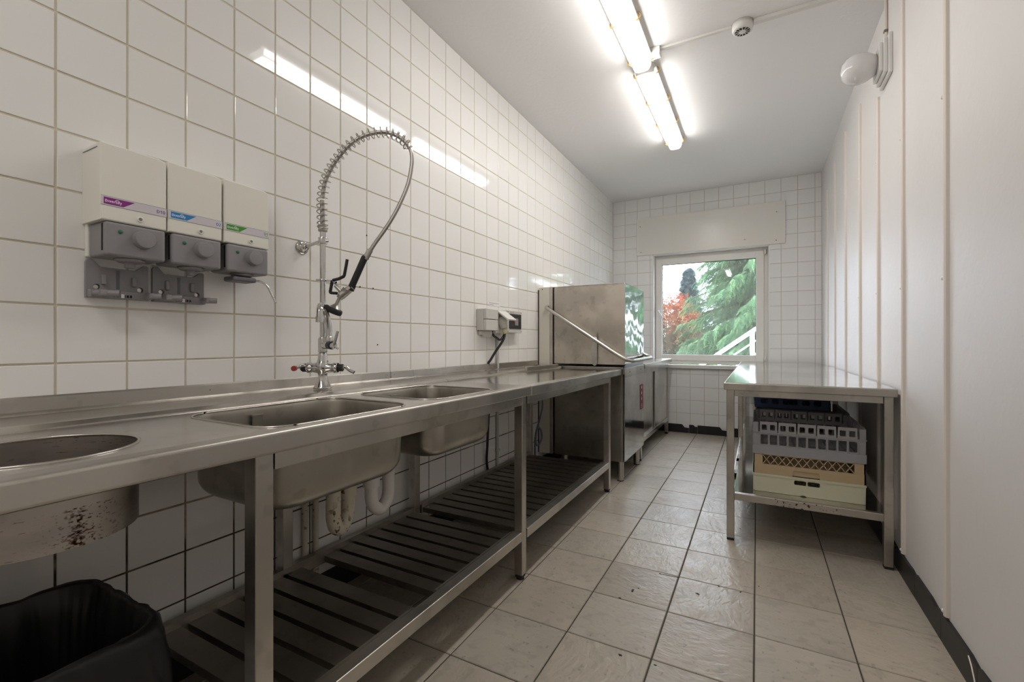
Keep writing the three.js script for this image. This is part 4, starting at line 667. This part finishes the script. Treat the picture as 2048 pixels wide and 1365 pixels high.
// ------------------------------------------------------------------ dishwasher racks on the undershelf
function rackSides(W_, H, shapeOf, th, flare = 0) {                     // four sides from one upright drawing, centred on the origin, base at 0
  const out = [];
  for (let k = 0; k < 4; k++) { const g = new THREE.ExtrudeGeometry(shapeOf(W_), { depth: th, bevelEnabled: false, curveSegments: 5 }); g.translate(0, 0, W_ / 2 - th); g.rotateY(k * Math.PI / 2); out.push(g); }
  return out;
}
function gridFloor(W_, y, n, th = .004) { const out = []; for (let i = 0; i <= n; i++) { const k = -W_ / 2 + .01 + (W_ - .02) * i / n; out.push(new THREE.BoxGeometry(th, .006, W_ - .02).translate(k, y, 0), new THREE.BoxGeometry(W_ - .02, .006, th).translate(0, y, k)); } return out; }
const rect = (s, x0, x1, y0, y1, r) => s.holes.push(rr(new THREE.Path(), x0, x1, y0, y1, r));
function rack(kind, m, label, x, y, d, W_ = .485) {
  const t = thing('dish_rack', label, 'dish rack', [x, y, d], 'dish racks on the undershelf'), L = { local: true }, h = W_ / 2;
  if (kind === 'tray') {                                               // plain walls, two oval grips
    part(t, 'wall', rackSides(W_, .095, w => { const s = new THREE.Shape(); s.moveTo(-h + .006, 0); s.lineTo(-.03, 0); s.quadraticCurveTo(-.015, .012, 0, 0); s.lineTo(h - .006, 0); s.lineTo(h, .08); s.lineTo(h - .003, .096); s.lineTo(-h + .003, .096); s.lineTo(-h, .08); s.closePath(); rect(s, -.055, -.002, .055, .078, .008); rect(s, .003, .056, .055, .078, .008); return s; }, .005), m, L);
    part(t, 'rim', rackSides(W_ + .006, 0, () => { const s = new THREE.Shape(); s.moveTo(-h, .084); s.lineTo(h, .084); s.lineTo(h, .096); s.lineTo(-h, .096); s.closePath(); return s; }, .008), m, L);
    part(t, 'grid_floor', gridFloor(W_, .006, 16), m, L);
  } else if (kind === 'lattice') {
    part(t, 'band', rackSides(W_, .1, w => { const s = new THREE.Shape(); s.moveTo(-h, 0); s.lineTo(-.062, 0); s.lineTo(-.058, .03); s.lineTo(.052, .03); s.lineTo(.056, 0); s.lineTo(h, 0); s.lineTo(h, .05); s.lineTo(-h, .05); s.closePath(); return s; }, .006), m, L);
    part(t, 'grip_panel', rackSides(W_ - .012, .05, () => { const s = new THREE.Shape(); s.moveTo(-.06, .002); s.lineTo(.055, .002); s.lineTo(.055, .04); s.lineTo(-.06, .04); s.closePath(); return s; }, .003), m, L);
    part(t, 'corner_post', rackSides(W_ - .004, .1, () => { const s = new THREE.Shape(); s.moveTo(-h + .002, .045); s.lineTo(-h + .045, .045); s.lineTo(-h + .045, .101); s.lineTo(-h + .002, .101); s.closePath(); return s; }, .005).concat(rackSides(W_ - .004, .1, () => { const s = new THREE.Shape(); s.moveTo(h - .002, .045); s.lineTo(h - .002, .101); s.lineTo(h - .045, .101); s.lineTo(h - .045, .045); s.closePath(); return s; }, .005)), m, L);
    const bars = []; for (let k = 0; k < 4; k++) { const n = 11, w = (W_ - .09) / n; for (let i = 0; i < n; i++) for (const s of [-1, 1]) { const l = Math.hypot(w, .05), g = new THREE.BoxGeometry(l, .0035, .004); g.rotateZ(s * Math.atan2(.05, w)); g.translate(-h + .045 + (i + .5) * w, .0745, h - .006); g.rotateY(k * Math.PI / 2); bars.push(g); } bars.push(new THREE.BoxGeometry(W_ - .08, .004, .005).translate(0, .1, h - .006).rotateY(k * Math.PI / 2)); }
    part(t, 'lattice', bars, m, L); part(t, 'grid_floor', gridFloor(W_, .006, 14), m, L);
    const dv = []; for (let i = 1; i < 8; i++) { const k = -h + W_ * i / 8; dv.push(new THREE.BoxGeometry(.003, .06, W_ - .11).translate(k * .8, .038, 0), new THREE.BoxGeometry(W_ - .11, .06, .003).translate(0, .038, k * .8)); } part(t, 'divider', dv, m, L);
  } else {                                                             // open rack: band, a row of windows, teeth with small windows above
    part(t, 'band', rackSides(W_ + .006, .05, () => { const s = new THREE.Shape(); const q = h + .003; s.moveTo(-q + .004, 0); s.lineTo(q - .004, 0); s.lineTo(q, .045); s.lineTo(-q, .045); s.closePath(); return s; }, .006), m, L);
    const ribs = []; for (let k = 0; k < 4; k++) for (let i = 0; i <= 10; i++) ribs.push(new THREE.BoxGeometry(.003, .07, .0085).translate(-.2115 + i * .0425, .08, h + .001).rotateY(k * Math.PI / 2));
    part(t, 'window_row', rackSides(W_, .1, () => { const s = new THREE.Shape(); s.moveTo(-h + .004, .043); s.lineTo(h - .004, .043); s.lineTo(h, .118); s.lineTo(-h, .118); s.closePath(); for (let i = 0; i < 10; i++) { const c = -.19 + i * .0425; rect(s, c - .0165, c + .0165, .052, .104, .004); } return s; }, .004).concat(ribs), m, L);
    part(t, 'rib', rackSides(W_ + .008, .1, () => { const s = new THREE.Shape(); s.moveTo(-h - .003, .112); s.lineTo(h + .003, .112); s.lineTo(h + .003, .117); s.lineTo(-h - .003, .117); s.closePath(); return s; }, .009), m, L);
    const teeth = []; for (let i = 0; i < 5; i++) teeth.push(...rackSides(W_ + .002, .1, () => { const c = -.1705 + i * .085, s = new THREE.Shape(); s.moveTo(c - .040, .115); s.lineTo(c + .040, .115); s.lineTo(c + .039, .172); s.lineTo(c - .039, .172); s.closePath(); rect(s, c - .031, c - .007, .127, .156, .004); rect(s, c + .007, c + .031, .127, .156, .004); return s; }, .004));
    for (const sg of [-1, 1]) teeth.push(...rackSides(W_ + .002, .1, () => { const s = new THREE.Shape(); const c = sg * (h - .013); s.moveTo(c - .012, .115); s.lineTo(c + .012, .115); s.lineTo(c + .011, .168); s.lineTo(c - .011, .168); s.closePath(); return s; }, .004));
    part(t, 'teeth', teeth, m, L); part(t, 'grid_floor', gridFloor(W_, .008, 12), m, L);
    
  }
  return t;
}
{
  const x = .222, d = 3.005, y = SHELF + .001, d2 = 3.545, x2 = .235;
  rack('tray', M.crateCream, 'cream dish rack with two oval grips, bottom of the front stack', x, y, d);
  rack('lattice', M.crateTan, 'tan dish rack with crossed lattice sides, middle of the front stack', x, y + .0965, d);
  rack('open', M.crateGrey, 'light grey open dish rack with toothed rim, top of the front stack', x, y + .1995, d);
  rack('tray', M.crateCream, 'cream dish rack at the bottom of the rear stack under the blue racks', x2, y, d2);
  rack('lattice', M.crateTan, 'tan lattice dish rack low in the rear stack under the blue racks', x2, y + .0965, d2);
  rack('open', M.crateTaupe, 'dark taupe toothed dish rack right under the blue racks', x2, y + .1995, d2);
  const blue = (l, yy) => { const t = thing('dish_rack', l, 'dish rack', [x2 - .05, yy, d2], 'dish racks on the undershelf'), W_ = .40, h = .2, L = { local: true }; part(t, 'wall', rackSides(W_, .07, () => { const s = new THREE.Shape(); s.moveTo(-h, 0); s.lineTo(h, 0); s.lineTo(h + .006, .072); s.lineTo(-h - .006, .072); s.closePath(); for (const [a, b] of [[-.165, -.125], [-.105, -.065], [-.045, .035], [.06, .1], [.12, .16]]) rect(s, a, b, .026, .056, .008); return s; }, .004), M.crateBlue, L); part(t, 'grid_floor', gridFloor(W_, .006, 12), M.crateBlue, L); };
  blue('dark blue dish rack, lower of the two blue racks', y + .3725); blue('dark blue dish rack, upper of the two blue racks', y + .4455);
}

// ------------------------------------------------------------------ waste bin with a black bag, below the round hole
{
  const x0 = -1.40, x1 = -1.03, d0 = .09, d1 = .475, Y = .49, t = thing('waste_bin', 'grey waste bin lined with a crumpled black bag under the round hole', 'waste bin', [(x0 + x1) / 2, 0, (d0 + d1) / 2]);
  const shell = (rows, n = 14) => { const even = (o, m) => { const L = [0]; for (let i = 0; i < o.length; i++) { const q = o[(i + 1) % o.length]; L.push(L[i] + Math.hypot(q[0] - o[i][0], q[1] - o[i][1])); } const T = L[o.length], out = []; let j = 0; for (let i = 0; i < m; i++) { const t = T * i / m; while (L[j + 1] < t) j++; const f = (t - L[j]) / Math.max(1e-9, L[j + 1] - L[j]), a = o[j], q = o[(j + 1) % o.length]; out.push([lerp(a[0], q[0], f), lerp(a[1], q[1], f)]); } return out; };
    const P = rows.map(([ins, y, fn]) => even(outline(x0 + ins, x1 - ins, d0 + ins, d1 - ins, .07, 10), n * 4).map(([x, d], i) => fn ? fn(x, y, d, i) : [x, y, -d])); const m = P[0].length, pos = [], idx = []; P.forEach(r => r.forEach(p => pos.push(...p))); for (let k = 0; k + 1 < P.length; k++) for (let i = 0; i < m; i++) { const a = k * m + i, b = k * m + (i + 1) % m; idx.push(a, b, a + m, b, b + m, a + m); } const g = new THREE.BufferGeometry(); g.setAttribute('position', new THREE.Float32BufferAttribute(pos, 3)); g.setIndex(idx); g.computeVertexNormals(); return g; };
  part(t, 'body', [shell([[.045, .002], [.012, .33], [.010, Y - .02]]), bx(x0 + .06, x1 - .06, .001, .01, d0 + .06, d1 - .06)], M.binBody);
  const nz = fbm(23, 9, 3, 501), n2 = fbm(60, 14, 2, 502), dense = 60;
  const wob = (amp, row) => (x, y, d, i) => { const k = i / (4 * dense), w = (nz(k, row / 9) - .5) * amp + (n2(k, row / 7) - .5) * amp * .6, cx = (x0 + x1) / 2, cd = (d0 + d1) / 2, l = Math.hypot(x - cx, d - cd); return [x + (x - cx) / l * w, y + (nz(k + .3, row / 5) - .5) * amp * .8, -(d + (d - cd) / l * w)]; };
  part(t, 'bag', [shell([[-.010, Y - .150, wob(.034, 0)], [-.015, Y - .11, wob(.028, 1)], [-.014, Y - .065, wob(.024, 2)], [-.011, Y - .027, wob(.018, 3)], [-.005, Y - .004, wob(.012, 4)], [.004, Y + .008, wob(.012, 4.4)], [.014, Y + .002, wob(.012, 4.8)], [.028, Y - .05, wob(.022, 6)], [.036, Y - .12, wob(.026, 7)], [.05, Y - .24, wob(.03, 8)], [.085, .10, wob(.03, 9)]], dense)], M.bag, { label: 'crumpled black plastic bag' });
}

// ------------------------------------------------------------------ outdoors: ground, railing, trees
{
  const g = structure('ground', 'dark lawn outside the window', 'ground');
  part(g, 'turf', bx(-40, 40, -1.2, -1.0, DB + .5, 70), mat({ rgb: [.025, .045, .018], roughness: .95 }));
  const t = thing('stair_railing', 'white outdoor stair railing seen through the window', 'railing', [0, -1, 8]), d = 8, wm = M.white;
  const hx = x => .854 + (x + .579) * .745;                            // the hand rail climbs to the right
  const bar = (xa, xb, off, hgt, w) => { const s = new THREE.Shape([[xa, hx(xa) + off], [xb, hx(xb) + off], [xb, hx(xb) + off + hgt], [xa, hx(xa) + off + hgt]].map(p => new THREE.Vector2(...p))); const k = new THREE.ExtrudeGeometry(s, { depth: w, bevelEnabled: false }); k.translate(0, 0, -d - w / 2); return k; };
  part(t, 'handrail', bar(-2.4, 1.9, -.06, .075, .05), wm);
  part(t, 'mid_rail', bar(-2.4, 1.9, -.22, .03, .03), wm); part(t, 'mid_rail', bar(-2.4, 1.9, -.42, .03, .03), wm);
  part(t, 'stringer', bar(-2.6, 2.0, -1.25, .24, .06), wm);
  for (const x of [-1.9, -.97, -.07, .83, 1.73]) part(t, 'post', bx(x - .032, x + .032, hx(x) - 1.1, hx(x) - .03, d - .025, d + .025, .004), wm);
  part(t, 'stringer_footing', bx(-2.7, -2.4, -1, -.95 + .1, d - .1, d + .1), wm);
  for (const x of [1.9]) part(t, 'end_post', bx(x, x + .08, -1, hx(x) - .1, d - .04, d + .04), wm);
}
function sprayGeo(len, pairs, w, droop) {                              // a flat frond: stem and paired leaflets, along +x
  const p = [], tri = (a, b, c) => p.push(...a, ...b, ...c);
  const at = t => [len * t, -droop * len * t * t, 0];
  for (let i = 0; i < pairs; i++) { const t = (i + .4) / pairs, a = at(t), l = w * len * (1 - .75 * t) * (.8 + .4 * ((i * 37 % 10) / 10)); for (const s of [-1, 1]) { const tip = [a[0] + l * .75, a[1] - droop * l * .9, s * l * .8]; tri(a, [a[0] + len * .055, a[1] - .01 * len, 0], tip); tri([a[0] + l * .25, a[1] - droop * l * .2, s * l * .3], [a[0] + l * .42, a[1] - droop * l * .3, s * l * .22], [a[0] + l * .85, a[1] - droop * l * .7, s * l * .35]); } }
  tri(at(0), at(.5), [len * .5, -droop * len * .25 - .006 * len, .01 * len]); tri(at(.75), [len * .8, -droop * len * .6, .012], at(1.12));
  const g = new THREE.BufferGeometry(); g.setAttribute('position', new THREE.Float32BufferAttribute(p, 3)); g.computeVertexNormals(); return g;
}
const leafMat = (rgb) => mat({ phys: 1, rgb, roughness: .95, transmission: .3, thickness: 0, specularIntensity: .2 });
function foliage(t, geo, spots, cols, rnd, name = 'foliage') {
  const im = new THREE.InstancedMesh(geo, leafMat([1, 1, 1]), spots.length); im.name = name; im.userData.kind = 'stuff'; im.castShadow = im.receiveShadow = true;
  const c = new THREE.Color(), b = bases.get(t); spots.forEach((s, i) => { s.m.elements[12] -= b.x; s.m.elements[13] -= b.y; s.m.elements[14] -= b.z; im.setMatrixAt(i, s.m); const k = s.c ?? rnd(), a = cols[Math.min(cols.length - 1, Math.floor(k * cols.length))], v = .75 + .5 * rnd(); c.setRGB(a[0] * v, a[1] * v, a[2] * v); im.setColorAt(i, c); });
  t.add(im);
}
function conifer(name, label, x, d, y0, y1, rad, nb, per, size, cols, seed, opt = {}) {
  const r = rng(seed), t = thing(name, label, 'tree', [x, y0, d]); const tips = [];
  part(t, 'trunk', rod([x, y0 - .3, d], [x, y1, d], .16 * rad / 2.4, .02, 10), mat({ rgb: [.10, .07, .05], roughness: .9 }));
  const geo = sprayGeo(size, 9, .42, opt.droop ?? .5), spots = [], br = [], up = new THREE.Vector3(0, 1, 0);
  for (let b = 0; b < nb; b++) {
    const k = Math.pow((b + .5) / nb, .85), y = lerp(y0 + .5, y1, k), a = b * 2.39996 + r() * .4, R = Math.max(.09, rad * opt.shape(k) * (.82 + .3 * r()));
    const pts = []; for (let i = 0; i <= 5; i++) { const q = i / 5; pts.push([x + Math.cos(a) * R * q, y + R * (opt.rise ?? .18) * q - R * .28 * q * q, d + Math.sin(a) * R * q]); }
    br.push(tube(pts, .012, 8, 4));
    const cv = new THREE.CatmullRomCurve3(pts.map(p => V(...p)));
    for (let i = 0; i < per; i++) { const q = .22 + .8 * Math.pow(i / per, .8), p = cv.getPointAt(Math.min(1, q)), tg = cv.getTangentAt(Math.min(1, q)); const yaw = Math.atan2(-tg.z, tg.x) + (i % 2 ? 1 : -1) * (1 - q) * 1.0 + (r() - .5) * .9; const e = new THREE.Euler((r() - .5) * .9, yaw, -.15 - .5 * r(), 'YXZ'), s = .7 + .7 * r(); p.y += (r() - .5) * .12; spots.push({ m: new THREE.Matrix4().compose(p, new THREE.Quaternion().setFromEuler(e), new THREE.Vector3(s, s, s)) }); }
  }
  part(t, 'branches', br, mat({ rgb: [.10, .07, .05], roughness: .9 }), { kind: 'stuff' });
  foliage(t, geo, spots, cols, r);
}
function leafGeo(s) { const g = new THREE.BufferGeometry(); const p = []; for (const a of [0, 2.1, 4.2]) { const c = Math.cos(a), n = Math.sin(a), q = (u, v, w) => [u * c - v * n, w, u * n + v * c]; p.push(...q(0, 0, 0), ...q(s * .5, s * .22, .02 * s), ...q(s, 0, -.1 * s), ...q(0, 0, 0), ...q(s, 0, -.1 * s), ...q(s * .5, -s * .22, .02 * s)); } g.setAttribute('position', new THREE.Float32BufferAttribute(p, 3)); g.computeVertexNormals(); return g; }
function broadleaf(name, label, x, d, y0, c, rad, n, size, cols, seed, colOf) {
  const r = rng(seed), t = thing(name, label, name.includes('hedge') ? 'hedge' : 'tree', [x, y0, d]), wood = mat({ rgb: [.09, .07, .055], roughness: .9 }), spots = [], br = [];
  for (let k = 0; k < 9; k++) { const a = k * 2.4, e = [x + Math.cos(a) * rad[0] * .7, c + (r() - .3) * rad[1], d + Math.sin(a) * rad[2] * .7]; br.push(tube([[x, y0 - .2, d], [lerp(x, e[0], .3), lerp(y0, e[1], .5), lerp(d, e[2], .3)], e], .03, 12, 5)); }
  part(t, 'trunk', br, wood);
  for (let i = 0; i < n; i++) { let a, b, e, l; do { a = r() * 2 - 1; b = r() * 2 - 1; e = r() * 2 - 1; l = Math.hypot(a, b, e); } while (l > 1 || l < .35); const clump = .85 + .15 * Math.sin(a * 9) * Math.sin(b * 8 + 1) * Math.sin(e * 7); const p = V(x + a * rad[0] * clump, c + b * rad[1] * clump, d + e * rad[2] * clump), s = .6 + .8 * r(); spots.push({ m: new THREE.Matrix4().compose(p, new THREE.Quaternion().setFromEuler(new THREE.Euler(r() * 6, r() * 6, r() * 6)), new THREE.Vector3(s, s, s)), c: colOf ? colOf(a, b, r) : r() }); }
  foliage(t, leafGeo(size), spots, cols, r);
}
const green = [[.095, .19, .08], [.12, .235, .105], [.06, .14, .065], [.155, .265, .125], [.075, .165, .09]];
conifer('cedar_tree', 'big light green cedar with drooping branches close outside the window', .35, 13.2, -1, 6.2, 2.75, 340, 70, .24, green, 811, { shape: k => Math.pow(1 - k, .62), rise: .16, droop: .6 });
conifer('cedar_tree', 'tall green conifer beyond the stair railing, mirrored in the dishwasher hood front', 5.2, 15, -1, 9, 3.4, 240, 60, .34, green, 812, { shape: k => Math.pow(1 - k, .62), rise: .16, droop: .6 });
conifer('spruce_tree', 'blue-green spruce rising against the sky behind the red tree', -3.75, 30, -1, 5.6, 1.9, 140, 60, .32, [[.05, .095, .10], [.065, .12, .125], [.04, .08, .085]], 822, { shape: k => 1 - k * .96, rise: .3, droop: .3 });
conifer('spruce_tree', 'tall blue-green conifer behind the light green cedar', .3, 26, -1, 11, 3.6, 300, 80, .42, [[.05, .10, .095], [.07, .13, .12], [.04, .085, .08]], 823, { shape: k => 1 - k * .9, rise: .25, droop: .3 });
broadleaf('maple_tree', 'autumn tree with red and orange leaves left of the cedar', -2.85, 18, -1, 1.35, [1.25, 1.75, 1.1], 5200, .085, [[.33, .075, .04], [.32, .115, .05], [.22, .11, .06], [.12, .11, .055], [.065, .10, .05]], 844, (a, b, r) => Math.max(0, Math.min(.99, .55 - b * .42 - a * .12 + (r() - .5) * .5)));
broadleaf('hedge', 'dark green hedge behind the trees outside', -3, 23, -1, .1, [7.5, 1.6, .9], 8000, .16, [[.03, .06, .03], [.045, .085, .045], [.025, .045, .03]], 855);

renderer.render(scene, camera);
